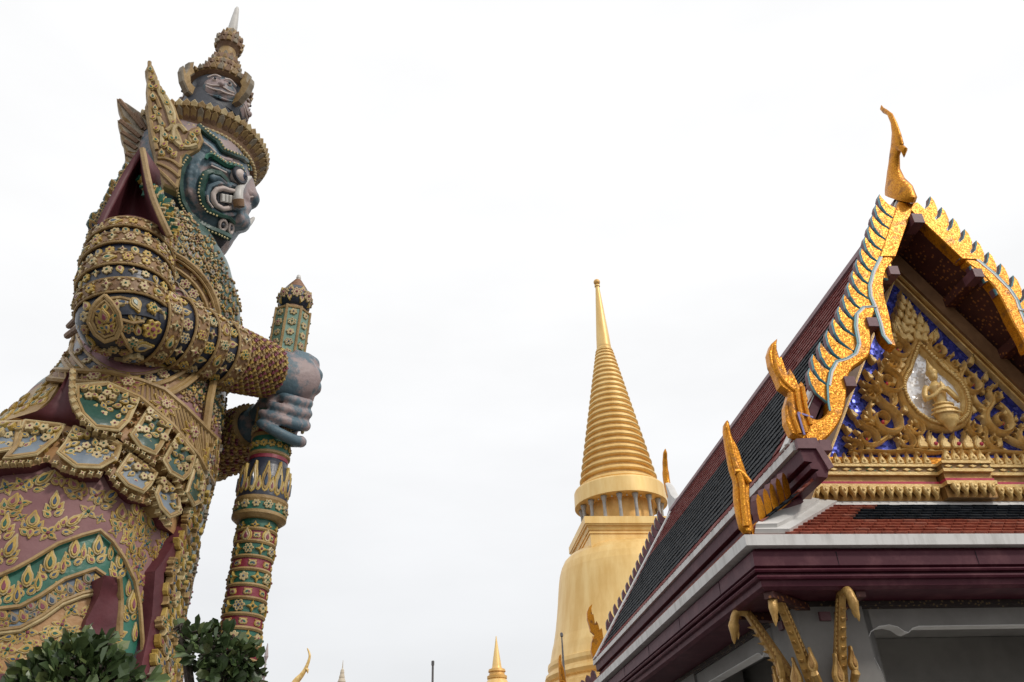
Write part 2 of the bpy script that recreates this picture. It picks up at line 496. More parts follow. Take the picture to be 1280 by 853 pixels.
# painted mast by the stupa
b = MB()
mat('mast_rose', (0.26, 0.10, 0.12), (0.36, 0.2, 0.22), 3, 0.6)
b.lathe([(.16, 0, 'mast_rose'), (.13, 7.4, 'mast_rose'), (.13, 7.6, 'dark_metal'), (.06, 9.6, 'dark_metal'), (.035, 11.2, 'dark_metal'), (.08, 11.25, 'dark_metal'), (.08, 11.4, 'dark_metal'), (.02, 11.45)], 'mast_rose', 12)
o = b.build('ceremonial_mast', None, 40); o.location = far(2.52, 46.5); tag(o, 'thin mast with a rose-painted foot in front of the golden stupa', 'pole')

# ================================================================== THE PAVILION  (local axes: x to the right along the gable front, y back along the ridge)
T0 = Vector((3.0902, 11.1469, 0))
TUx = Vector((cos(YAW), sin(YAW), 0)); TVy = Vector((-sin(YAW), cos(YAW), 0))
def tl(p): d = p - T0; return Vector((d.dot(TUx), d.dot(TVy), p.z))
def TV(x, y, v): p = tl(meet(x, y, T0 + TVy * v, TVy)); return (p.x, p.z)
def TU(x, y, u): p = tl(meet(x, y, T0 + TUx * u, TUx)); return (p.y, p.z)
UC, VR_, RIDGE, EAVE_U, EAVE_Z = 4.2, 16.4, 11.5, 1.0, 6.53
X, Y = Vector((1, 0, 0)), Vector((0, 1, 0))
mosaic('gold_mosaic', [(0.46, 0.165, 0.006), (0.60, 0.225, 0.008), (0.66, 0.26, 0.010), (0.78, 0.35, 0.022)], 60, 0.40, 0.5, 0.24, grout=(.27, .11, .025))
mosaic('blue_mosaic', [(0.012, 0.018, 0.15), (0.028, 0.038, 0.30), (0.045, 0.058, 0.40), (0.11, 0.14, 0.55)], 22, 0.3, 0.5, 0.4)
mosaic('mirror_mosaic', [(0.78, 0.78, 0.80), (0.88, 0.88, 0.89), (0.9, 0.9, 0.9)], 26, 0.15, 0.25, 0.35, grout=(.75, .75, .76))
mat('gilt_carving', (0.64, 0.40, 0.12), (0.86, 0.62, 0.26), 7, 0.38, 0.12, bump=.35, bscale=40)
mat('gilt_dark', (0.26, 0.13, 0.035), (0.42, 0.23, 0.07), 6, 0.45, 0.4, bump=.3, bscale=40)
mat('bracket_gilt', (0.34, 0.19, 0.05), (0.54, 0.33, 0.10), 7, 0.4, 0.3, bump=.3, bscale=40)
mat('teal_edge', (0.10, 0.30, 0.34), (0.16, 0.38, 0.42), 8, 0.4)
mat('violet_edge', (0.16, 0.14, 0.36), (0.24, 0.2, 0.45), 8, 0.4)
mat('maroon_paint', (0.066, 0.009, 0.020), (0.15, 0.050, 0.060), 3.2, 0.5, bump=.12, bscale=14, spec=.25, contrast=(.48, .85), detail=9)
mat('maroon_worn', (0.11, 0.035, 0.045), (0.18, 0.075, 0.085), 4, 0.5, bump=.1)
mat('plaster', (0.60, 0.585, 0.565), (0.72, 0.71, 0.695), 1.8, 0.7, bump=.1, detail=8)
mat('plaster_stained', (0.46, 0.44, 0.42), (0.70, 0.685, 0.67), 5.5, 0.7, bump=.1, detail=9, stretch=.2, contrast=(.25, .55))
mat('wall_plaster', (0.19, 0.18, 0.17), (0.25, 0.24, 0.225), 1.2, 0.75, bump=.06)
mat('red_tile', (0.19, 0.038, 0.022), (0.34, 0.085, 0.05), 9, 0.45, bump=.1)
mat('dark_red_tile', (0.12, 0.02, 0.018), (0.20, 0.042, 0.036), 9, 0.65, spec=.08, bump=.1)
mat('black_tile', (0.008, 0.010, 0.012), (0.020, 0.024, 0.031), 7, 0.65, spec=.08, bump=.1)
mat('brown_beam', (0.16, 0.08, 0.035), (0.25, 0.13, 0.06), 3, 0.5)
spotted('starred_maroon', (0.060, 0.016, 0.013), (0.34, 0.13, 0.035), 13, 0.24)
spotted('patterned_frieze', (0.025, 0.016, 0.014), (0.16, 0.11, 0.05), 16, 0.25)
mat('red_jewel', (0.45, 0.03, 0.07), (0.6, 0.08, 0.12), 9, 0.2)

tp = tag(empty('temple_pavilion', T0, YAW), 'ornate pavilion with golden naga gable, black and red tiled roof and maroon eaves', 'temple')

# ---- tiles
def tiles(mb, org, eu, ev, nrm, ulen, vlen, tw, th, pick, keep=None, lift=.022):
    """courses of overlapping tiles: ev runs up the slope"""
    nr = int(vlen / th) + 1
    for r in range(nr):
        off = (r % 2) * tw * .5
        for c in range(int(ulen / tw) + 2):
            u0 = c * tw - off; u1 = u0 + tw * .97
            u0, u1 = max(0, u0), min(ulen, u1)
            if u1 - u0 < tw * .2: continue
            v0, v1 = r * th, min((r + 1) * th * 1.0 + th * .12, vlen)
            if v1 - v0 < .01: continue
            cu, cv = (u0 + u1) / 2, (v0 + v1) / 2
            if keep and not keep(cu, cv): continue
            k = pick(cu, cv)
            j = rnd() * .006; L = lift + j + (rnd() - .5) * .006
            P = lambda u, v, h: org + eu * u + ev * v + nrm * h
            pt = (u1 - u0) * .12
            mb.add([P(u0, v0 + th * .16, L), P(u0 + pt, v0, L), P(u1 - pt, v0, L), P(u1, v0 + th * .16, L), P(u1, v1, j), P(u0, v1, j),
                    P(u0, v0 + th * .16, 0), P(u0 + pt, v0, 0), P(u1 - pt, v0, 0), P(u1, v0 + th * .16, 0)],
                   [(0, 1, 2, 3, 4, 5), (6, 7, 1, 0), (7, 8, 2, 1), (8, 9, 3, 2), (6, 0, 5), (3, 9, 4)], k)
SL = Vector((UC - EAVE_U, 0, RIDGE - EAVE_Z)); SLEN = SL.length; SLn = SL.normalized()
NL = Vector((-SLn.z, 0, SLn.x))                 # outward normal of the left slope
mir = lambda v: Vector((2*UC - v.x, v.y, v.z))
b = MB()
mat('black_tile_worn', (0.014, 0.017, 0.022), (0.034, 0.038, 0.044), 7, 0.65, bump=.1, spec=.1)
mat('red_tile_worn', (0.24, 0.075, 0.05), (0.38, 0.13, 0.085), 9, 0.55, bump=.1)
mat('dark_red_tile_worn', (0.16, 0.05, 0.045), (0.25, 0.085, 0.075), 9, 0.65, spec=.1)
def pick_main(u, v):
    w_ = '_worn' if rnd() < .16 else ''
    if v > SLEN * .60 or v < .28 or u < .9 or u > 15.4: return 'dark_red_tile' + w_
    return 'black_tile' + w_
tiles(b, Vector((EAVE_U - .02, .05, EAVE_Z)), Y, SLn, NL, VR_ - .1, SLEN, .22, .26, pick_main, lift=.022)
b.hexa([(EAVE_U, .05, EAVE_Z - .02), (EAVE_U, VR_, EAVE_Z - .02), (UC, VR_, RIDGE - .02), (UC, .05, RIDGE - .02)],
       [(EAVE_U + .12, .05, EAVE_Z - .1), (EAVE_U + .12, VR_, EAVE_Z - .1), (UC, VR_, RIDGE - .18), (UC, .05, RIDGE - .18)], 'maroon_paint')
roof = b.build('tiled_roof', tp)
b = MB()
e0, e1 = 2*UC - EAVE_U, UC
tiles(b, Vector((e0, .05, EAVE_Z)), Y, Vector((-SLn.x, 0, SLn.z)), Vector((SLn.z, 0, SLn.x)), VR_ - .1, SLEN, .38, .34, pick_main, lift=.03)
b.hexa([(e0, .05, EAVE_Z - .02), (UC, .05, RIDGE - .02), (UC, VR_, RIDGE - .02), (e0, VR_, EAVE_Z - .02)],
       [(e0 - .12, .05, EAVE_Z - .1), (UC, .05, RIDGE - .18), (UC, VR_, RIDGE - .18), (e0 - .12, VR_, EAVE_Z - .1)], 'maroon_paint')
b.build('tiled_roof', tp)
# ridge cap
b = MB()
for s in (-1, 1):
    q = [Vector((UC + s * .02, .1, RIDGE + .10)), Vector((UC + s * .15, .1, RIDGE - .02)), Vector((UC + s * .24, .1, RIDGE - .22)), Vector((UC + s * .2, .1, RIDGE - .26)), Vector((UC, .1, RIDGE - .1))]
    b.grid([q, [p + Y * (VR_ - .2) for p in q]], 'maroon_worn', True)
b.build('ridge_cap', tp, fix=True)
# verge strips of white plaster lying on the roof edge, front and rear
def verge(v0, v1, name='verge_strip'):
    b = MB()
    for s in (1, -1):
        def P(d, h, v):
            p = Vector((EAVE_U, v, EAVE_Z)) + SLn * d + NL * h
            return p if s > 0 else mir(p)
        n = 12
        ws = [(0, .0), (0, .07), (.28, .09), (.30, .07), (1, .07), (1, 0)]
        rows = []
        for i in range(n + 1):
            d = SLEN * i / n * .985
            rows.append([P(d, h, lerp(v0, v1, f)) for f, h in ws])
        b.grid(rows, 'plaster', True)
        b.add(rows[0], [tuple(range(6))], 'plaster'); b.add(rows[-1], [tuple(range(6))], 'plaster')
    return b.build(name, tp, fix=True)
verge(.06, .40)
verge(VR_ - .55, VR_ + .02)
# eave boards below the long side of the main roof: stepped mouldings, ends showing on the front
def profile(pts, a, bq, m, sides=(1, -1)):
    """(u,z) outline pushed along v from a to bq"""
    for s in sides:
        q0 = [Vector((u if s > 0 else 2*UC - u, a, z)) for u, z in pts]; q1 = [p + Y * (bq - a) for p in q0]
        B.grid([q0, q1], m, True); B.add(q0, [tuple(range(len(pts)))], m); B.add(q1, [tuple(range(len(pts)))], m)
B = MB()
profile([(.97, 6.42), (.97, 6.545), (1.10, 6.56), (1.10, 6.42)], -.02, VR_ + .1, 'plaster_stained')
B.build('eave_board', tp, fix=True)
B = MB()
profile([(1.03, 6.40), (1.10, 6.415), (1.36, 6.415), (1.40, 6.10), (1.34, 5.96), (1.20, 5.98), (1.19, 6.05), (1.235, 6.07), (1.235, 6.085), (1.13, 6.10), (1.12, 6.17), (1.165, 6.19), (1.165, 6.20), (1.05, 6.215)], -.10, VR_, 'maroon_paint')
B.build('eave_moulding', tp, fix=True)
B = MB(); profile([(1.26, 5.2), (1.26, 6.42), (1.62, 6.42), (1.62, 5.2)], 1.14, VR_, 'maroon_paint'); B.build('upper_wall', tp, fix=True)
for s in (1, -1):                                          # worn plank end capping the eave beam on the gable front
    B = MB(); profile([(.99, 6.40), (.99, 6.55), (1.30, 6.57), (1.46, 6.12), (1.37, 6.07), (1.26, 6.40)], -.14, -.06, 'maroon_worn', (s,))
    B.build('eave_beam_end', tp, fix=True)
# side wall between the tiers, and its lower lean-to roof
b = MB()
for s in (1, -1):
    f = (lambda p: p) if s > 0 else mir
    o, eu, ev = Vector((0.02, .05, 5.16)), Y, Vector((1.25, 0, .86)).normalized()
    nn = Vector((-ev.z, 0, ev.x))
    if s < 0: o = mir(o); ev = Vector((-ev.x, 0, ev.z)); nn = Vector((-nn.x, 0, nn.z))
    tiles(b, o, eu, ev, nn, VR_ + .5, 1.5, .19 if s > 0 else .4, .16 if s > 0 else .3, lambda u, v: 'red_tile' if v < .5 or v > 1.2 else 'black_tile', lift=.035)
    b.hexa([f(Vector(q)) for q in [(.02, .05, 5.15), (.02, VR_ + .6, 5.15), (1.27, VR_ + .6, 6.0), (1.27, .7, 6.0)]],
           [f(Vector(q)) for q in [(.1, .05, 5.04), (.1, VR_ + .6, 5.04), (1.3, VR_ + .6, 5.9), (1.3, .7, 5.9)]], 'maroon_paint')
b.build('lower_side_roof', tp)
# ---- front skirt roof
b = MB()
SKv = Vector((0, 1.0, .80)); SKn = SKv.normalized(); NS = Vector((0, -SKn.z, SKn.y))
lo, hi = .52, 1.86
slope_len = SKv.length
def keep_skirt(u, v):
    t = v / slope_len
    l = lerp(lo, hi, t)
    return l < u < 2*UC - l
def pick_skirt(u, v):
    t = v / slope_len; l = lerp(lo, hi, t)
    d = min(u - l, 2*UC - l - u)
    return ('black_tile' if t > .46 and d > .72 else 'red_tile') + ('_worn' if rnd() < .2 else '')
tiles(b, Vector((0, .02, 5.17)), X, SKn, NS, 2*UC, slope_len, .2, .118, pick_skirt, keep_skirt, lift=.03)
b.hexa([(0, .02, 5.165), (2*UC, .02, 5.165), (2*UC - 1.5, 1.02, 5.965), (1.5, 1.02, 5.965)], [(0, .1, 5.05), (2*UC, .1, 5.05), (2*UC - 1.5, 1.1, 5.85), (1.5, 1.1, 5.85)], 'red_tile')
b.build('front_skirt_roof', tp)
b = MB()                                                   # white plaster hip bases and the flashing along the top
def SK(u, t, h): return Vector((u, .02, 5.17)) + SKv * t + NS * h
for s in (1, -1):
    f = (lambda p: p) if s > 0 else mir
    for pts, h0, h1 in (([(.16, .02), (.66, .02), (1.98, 1.0), (1.30, 1.16)], 0, .07), ([(.18, .045), (.50, .06), (.86, .30), (1.64, .92), (1.30, 1.12)], .07, .13)):
        q0 = [f(SK(u, t, h0)) for u, t in pts]; q1 = [f(SK(u, t, h1)) for u, t in pts]
        k = len(pts); b.grid([q0, q1], 'plaster', True); b.add(q1, [tuple(range(k))], 'plaster')
q = [(1.5, .97, 5.90), (2*UC - 1.5, .97, 5.90), (2*UC - 1.5, 1.12, 5.98), (1.5, 1.12, 5.98)]
b.hexa(q, [(x, y + (.03 if y < 1 else 0), z + .10) for x, y, z in q], 'plaster')
b.build('plaster_flashing', tp, fix=True)
# ---- eaves of the lower tier: white board, cove and two rolls, mitred round the corner
def ring(pr, m, b, back=VR_ + .9):
    """pr: (inset, z) outline swept along left side, front and right side"""
    path = lambda i: [Vector((i, back, 0)), Vector((i, i, 0)), Vector((2*UC - i, i, 0)), Vector((2*UC - i, back, 0))]
    rows = []
    for c in range(4): rows.append([path(i)[c] + Z * z for i, z in pr])
    b.grid(rows, m, True)
    for c in (0, 3): b.add(rows[c], [tuple(range(len(pr)))], m)
b = MB(); ring([(0, 5.012), (-.01, 5.16), (.02, 5.172), (.16, 5.172), (.16, 5.012)], 'plaster_stained', b); b.build('fascia_board', tp, fix=True)
b = MB()
ring([(.16, 5.01), (.13, 4.96), (.105, 4.955), (.10, 4.76), (.15, 4.735), (.15, 4.72), (.09, 4.715), (.075, 4.695), (.09, 4.672), (.15, 4.665), (.15, 4.645), (.115, 4.635), (.10, 4.61), (.115, 4.585), (.17, 4.575), (.18, 4.50), (.24, 4.46), (.5, 4.46), (.5, 5.01)], 'maroon_paint', b)
for k in range(4): b.box((1.3 + k * 2.05, .0975, 4.762), (1.307 + k * 2.05, .12, 4.95), 'black_tile')
for k in range(7): b.box((.0975, 1.6 + k * 2.3, 4.762), (.12, 1.607 + k * 2.3, 4.95), 'black_tile')
b.build('eave_cornice', tp, 30, fix=True)
b = MB(); ring([(.22, 4.475), (1.3, 4.475), (1.3, 4.56), (.22, 4.56)], 'maroon_paint', b); b.build('eave_soffit', tp, fix=True)
b = MB(); ring([(.97, 4.36), (.925, 4.37), (.925, 4.40), (.90, 4.41), (.90, 4.47), (.97, 4.47)], 'patterned_frieze', b); b.build('frieze', tp, fix=True)

# ---- walls: hanging arch panels between corner piers
WV = .95
def arch(L, n=1):
    """lower edge of a panel of length L from pier to pier: scalloped bracket shoulders and a straight lintel (x along, z)"""
    half = [(0, 0), (0, 2.4), (.06, 2.9), (.10, 3.25), (.06, 3.55), (-.01, 3.78), (-.02, 3.95), (.06, 4.06), (.20, 4.13), (.36, 4.15), (.48, 4.12), (.56, 4.055), (.62, 4.04), (.70, 4.10), (.80, 4.125)]
    return half + [(L - x, z) for x, z in half[::-1]]
def panel(u0, u1, z1, fixed, axis, th, m):
    low = arch(u1 - u0)
    # the wall above the arch, thick
    top = [(x, z1) for x, z in low]
    P = (lambda x, z, d: Vector((u0 + x, fixed + d, z))) if axis == 'u' else (lambda x, z, d: Vector((fixed + d, u0 + x, z)))
    b = MB()
    n = len(low)
    for i in range(n - 1):
        if abs(low[i][0] - low[i+1][0]) < 1e-6: continue
        (x0, z0), (x1, z2) = low[i], low[i+1]
        b.hexa([P(x0, z0, 0), P(x1, z2, 0), P(x1, z1, 0), P(x0, z1, 0)], [P(x0, z0, th), P(x1, z2, th), P(x1, z1, th), P(x0, z1, th)], m)
    o = b.build('arch_panel', tp, fix=True)
    b = MB()  # pale strip along the lower edge: bounce light on the underside, painted in
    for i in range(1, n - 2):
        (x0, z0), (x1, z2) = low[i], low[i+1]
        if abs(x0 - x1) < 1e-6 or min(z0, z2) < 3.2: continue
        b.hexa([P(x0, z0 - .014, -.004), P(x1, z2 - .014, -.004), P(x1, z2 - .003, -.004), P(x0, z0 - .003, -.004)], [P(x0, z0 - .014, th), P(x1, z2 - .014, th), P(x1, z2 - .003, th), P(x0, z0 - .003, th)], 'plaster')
    b.build('arch_lit_edge', o, fix=True)
    return o
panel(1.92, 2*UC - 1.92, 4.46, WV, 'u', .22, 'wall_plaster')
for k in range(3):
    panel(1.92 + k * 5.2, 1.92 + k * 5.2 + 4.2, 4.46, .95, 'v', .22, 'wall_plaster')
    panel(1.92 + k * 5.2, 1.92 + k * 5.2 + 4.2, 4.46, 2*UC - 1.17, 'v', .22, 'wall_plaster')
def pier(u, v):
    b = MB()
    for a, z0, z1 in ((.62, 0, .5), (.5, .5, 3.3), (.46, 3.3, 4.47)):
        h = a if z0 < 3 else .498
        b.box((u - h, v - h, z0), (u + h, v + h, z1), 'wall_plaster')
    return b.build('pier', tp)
for s in (0, 1):
    uu = 1.42 if s == 0 else 2*UC - 1.42
    for k in range(4): pier(uu, 1.42 + k * 5.2)
b = MB()                                                   # inner ceiling, inner wall and platform
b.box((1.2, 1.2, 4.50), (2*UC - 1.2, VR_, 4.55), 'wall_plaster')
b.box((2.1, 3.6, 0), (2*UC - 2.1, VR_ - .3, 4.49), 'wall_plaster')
b.build('inner_hall', tp)
b = MB(); b.box((.4, .4, 0.003), (2*UC - .4, VR_, .45), 'plaster'); b.build('platform', tp)
# beam heads under the eaves at the corner pier
b = MB()
for (p, q) in (((1.1, .98, 4.42), (.3, .3, 4.44)), ((1.62, .93, 4.42), (1.62, .30, 4.45)), ((.93, 1.62, 4.42), (.30, 1.62, 4.45))):
    p, q = Vector(p), Vector(q); d = (q - p).normalized(); s = d.cross(Z).normalized() * .07
    b.hexa([p - s - Z*.07, p + s - Z*.07, p + s + Z*.03, p - s + Z*.03], [q - s - Z*.07, q + s - Z*.07, q + s + Z*.03, q - s + Z*.03], 'starred_maroon')
b.build('eave_beams', tp, fix=True)
for p, hx, hy in (((1.32, .93, 4.26), .08, .06), ((1.56, .93, 4.26), .08, .06), ((.93, 1.45, 4.26), .06, .08)):
    b = MB(); b.box((p[0] - hx, p[1] - hy, p[2] - .06), (p[0] + hx, p[1] + hy, p[2] + .06), 'maroon_worn'); b.build('beam_block', tp)

# ---- naga brackets holding up the eaves
def bracket(base, d, top):
    """curved serpent strut in the upright plane of d, rising from the wall to the eave, head hooking back down"""
    t = tag(empty('eave_bracket', base), None)
    t.parent = tp
    L = top - base
    run = Vector((L.x, L.y, 0)).length; H_ = L.z
    b = MB(); dn = Vector((d.x, d.y, 0)).normalized(); sd_ = Vector((-dn.y, dn.x, 0))
    pts = []; rr = []
    n = 22
    for i in range(n + 1):
        s = i / n
        x = run * (s ** 1.7 * .86 + .10 * sin(pi * s)); z = H_ * s
        pts.append(dn * x + Z * z)
    rows = []
    for i, p in enumerate(pts):
        s = i / n
        wdt = lerp(.07, .05, s); dep = lerp(.11, .05, s)
        tg = (pts[min(i+1, n)] - pts[max(i-1, 0)]).normalized(); nn = tg.cross(sd_).normalized()
        rows.append([p + sd_ * wdt * a + nn * dep * c for a, c in ((-1, -.8), (-.8, -1), (.8, -1), (1, -.8), (1, .8), (.8, 1), (-.8, 1), (-1, .8))])
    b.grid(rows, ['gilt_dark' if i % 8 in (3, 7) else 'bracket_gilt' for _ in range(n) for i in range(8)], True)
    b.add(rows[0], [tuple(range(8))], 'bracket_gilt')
    for i in range(2, n - 1):                             # lozenge beading on the flanks
        for s in (-1, 1):
            c = (pts[i] + pts[i+1]) / 2 + sd_ * s * lerp(.07, .05, i / n)
            tg = (pts[i+1] - pts[i]).normalized(); nn = tg.cross(sd_).normalized()
            k = lerp(.075, .035, i / n)
            b.prism([(-k, 0), (0, -k * .7), (k, 0), (0, k * .7)], (c, tg, nn, sd_ * s), -.01, .014, 'bracket_gilt', bev=.006)
    for i in range(3, n - 2, 2):                          # crest of small flames along the back
        tg = (pts[i+1] - pts[i]).normalized(); nn = sd_.cross(tg).normalized()
        if nn.dot(dn) < 0: nn = -nn
        c = pts[i] + nn * lerp(.08, .035, i / n)
        b.prism([(-.035, 0), (-.03, .035), (.03, .085), (.012, .03), (.035, 0)], (c, tg, nn, tg.cross(nn)), -.022, .022, 'bracket_gilt', mbot='bracket_gilt')
    b.build('body', t, 30, fix=True)
    b = MB()                                              # crested neck arching over and the head pointing down
    e = pts[-1]
    neck = [e, e + dn * .07 + Z * .03, e + dn * .15 + Z * .02, e + dn * .20 - Z * .06, e + dn * .23 - Z * .17]
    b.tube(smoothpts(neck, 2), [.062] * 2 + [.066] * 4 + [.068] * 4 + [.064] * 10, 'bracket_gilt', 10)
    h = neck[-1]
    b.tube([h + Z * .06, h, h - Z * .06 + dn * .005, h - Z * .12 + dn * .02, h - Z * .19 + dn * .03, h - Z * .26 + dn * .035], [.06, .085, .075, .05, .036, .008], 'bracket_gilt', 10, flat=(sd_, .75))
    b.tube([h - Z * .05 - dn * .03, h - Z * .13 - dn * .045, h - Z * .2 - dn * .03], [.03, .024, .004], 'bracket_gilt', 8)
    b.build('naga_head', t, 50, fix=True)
    b = MB()                                              # flame leaves rising off the foot
    for (x, z, a, k) in ((.22, .12, 0, 1.0), (-.06, .3, .25, .8)):
        o = dn * (run * .15 + x) + Z * z
        ex = dn
        leaf = chaikin2([(-.05, 0), (-.10, .08), (-.115, .18), (-.07, .28), (-.02, .40), (.0, .56), (.03, .40), (.07, .27), (.10, .17), (.08, .08), (.05, 0)], 1)
        o = o - dn * x + dn * .16 + sd_ * (.13 if a else -.13)
        b.prism([(q[0] * k * .75, q[1] * k * .8) for q in leaf], (o, sd_, Z, dn), -.04, .04, 'bracket_gilt', bev=.018, mbot='bracket_gilt')
        b.prism([(q[0] * k * .36, q[1] * k * .5 + .05) for q in leaf], (o, sd_, Z, dn), -.055, .055, 'gilt_dark', bev=.01, mbot='gilt_dark')
        b.tube([o - Z * .12 - dn * .1, o - Z * .02, o + Z * .05], [.05, .06, .03], 'bracket_gilt', 8)
    b.build('flame_leaf', t, fix=True)
    return t
bracket(Vector((1.32, .93, 3.18)), Vector((.10, -1, 0)), Vector((1.62, .36, 4.44)))
bracket(Vector((1.02, 1.02, 3.18)), Vector((-1, -1, 0)), Vector((.46, .42, 4.44)))
bracket(Vector((.93, 1.36, 3.18)), Vector((-1, .10, 0)), Vector((.40, 1.70, 4.44)))
bracket(Vector((2*UC - 1.02, 1.02, 3.18)), Vector((1, -1, 0)), Vector((2*UC - .46, .42, 4.44)))

# ---- gable: soffit, pediment, frame
PV = 1.10
b = MB()
for s in (1, -1):
    f = (lambda p: p) if s > 0 else mir
    q = [Vector((EAVE_U + .28, .14, EAVE_Z)), Vector((UC, .14, RIDGE - .44)), Vector((UC, PV + .1, RIDGE - .44)), Vector((EAVE_U + .28, PV + .1, EAVE_Z))]
    b.hexa([f(p) for p in q], [f(p + Z * .08) for p in q], 'starred_maroon')
b.build('gable_soffit', tp, fix=True)
pb0, pa = (2.08, 6.78), (UC, 10.30)
sl_ = (pa[1] - pb0[1]) / (pa[0] - pb0[0])
b = MB()
b.prism([(pb0[0] - .35, pb0[1] - .1), (2*UC - pb0[0] + .35, pb0[1] - .1), (UC, pa[1] + .5)], (Vector((0, PV, 0)), X, Z, -Y), -.12, 0, 'blue_mosaic')
ped = b.build('pediment', tp)
b = MB()
def slant(o0, o1, d0, d1, m):
    """bar parallel to the pediment edge between offsets o0..o1 (outwards), from depth d0 to d1 in front"""
    nrm2 = Vector((-sl_, 1)).normalized()
    for s in (1, -1):
        def P(end, o, d):
            base = Vector(pb0) + Vector((-.55, -.55 * sl_)) if end == 0 else Vector(pa)
            if end == 1: p = Vector((UC, pa[1] + o / max(nrm2.y, .1)))
            else: p = base + nrm2 * o
            x = p.x if s > 0 else 2*UC - p.x
            return Vector((x, PV - d, p.y))
        b.hexa([P(0, o0, d0), P(1, o0, d0), P(1, o1, d0), P(0, o1, d0)], [P(0, o0, d1), P(1, o0, d1), P(1, o1, d1), P(0, o1, d1)], m)
slant(.02, .05, 0, .12, 'gilt_carving'); slant(.05, .07, 0, .16, 'gilt_dark'); slant(.07, .09, 0, .20, 'gilt_carving'); slant(.09, .36, 0, .26, 'brown_beam')
b.build('pediment_frame', tp, fix=True)
# purlin ends
for (u, z, v) in ((UC, 10.86, -.14), (3.44, 9.72, -.10), (2.77, 8.66, -.10), (2.10, 7.55, -.10), (1.44, 6.47, -.10)):
    for s in ((1, -1) if u < UC else (1,)):
        uu = u if s > 0 else 2*UC - u
        b = MB(); h = .085 if u < UC else .10
        b.box((uu - h, v, z - h), (uu + h, PV, z + h), 'maroon_worn')
        b.box((uu - h - .004, .2, z - h - .004), (uu + h + .004, PV + .01, z + h + .004), 'starred_maroon')
        b.build('purlin', tp)

# ---- bargeboards: straight head, two serpent curls and the foot finial; outline in (u,z), real thickness
def tr(pts, v=0.0): return [TV(x, y, v) for x, y in pts]
OA = [(1122, 254), (1098, 323), (1118, 323), (1141, 258)]
OB = [(1098, 323), (1089, 341), (1084, 359), (1085, 372), (1090, 384), (1097, 405), (1101, 421), (1110, 432), (1121, 437), (1115, 423), (1112, 400), (1105, 375), (1102, 356), (1107, 338), (1118, 323)]
OC = [(1091, 385), (1076, 386), (1067, 395), (1066, 410), (1070, 432), (1066, 444), (1056, 450), (1042, 454), (1035, 467), (1032, 484), (1033, 505), (1035, 516), (1024, 527), (1010, 524), (1005, 535), (1003, 548), (1016, 566), (1024, 556), (1039, 543), (1050, 526), (1056, 505), (1057, 480), (1061, 465), (1075, 454), (1085, 448), (1088, 431), (1085, 408), (1092, 393)]
OD = [(1014, 528), (1005, 511), (1008, 503), (1002, 483), (999, 480), (996, 484), (990, 471), (985, 464), (982, 471), (978, 458), (974.5, 448), (972, 450), (968, 437), (969.5, 426.5), (962, 433), (958.5, 444), (961, 459), (967, 471), (973, 486), (984, 494), (979, 511), (980, 530), (987, 545), (1003, 553)]
def edge_strip(b, pts, i0, i1, wid, m, fr, h, side=1):
    """a raised coloured lip along part of an outline"""
    p, ex, ey, n = fr
    q = pts[i0:i1+1]
    for a, c in zip(q, q[1:]):
        A = p + ex * a[0] + ey * a[1] + n * h; C_ = p + ex * c[0] + ey * c[1] + n * h
        d = (C_ - A); L = d.length
        if L < 1e-4: continue
        nn = n.cross(d / L) * side
        b.hexa([A - nn * wid * .4, C_ - nn * wid * .4, C_ + nn * wid, A + nn * wid], [q_ + n * .022 for q_ in (A - nn * wid * .4, C_ - nn * wid * .4, C_ + nn * wid, A + nn * wid)], m)
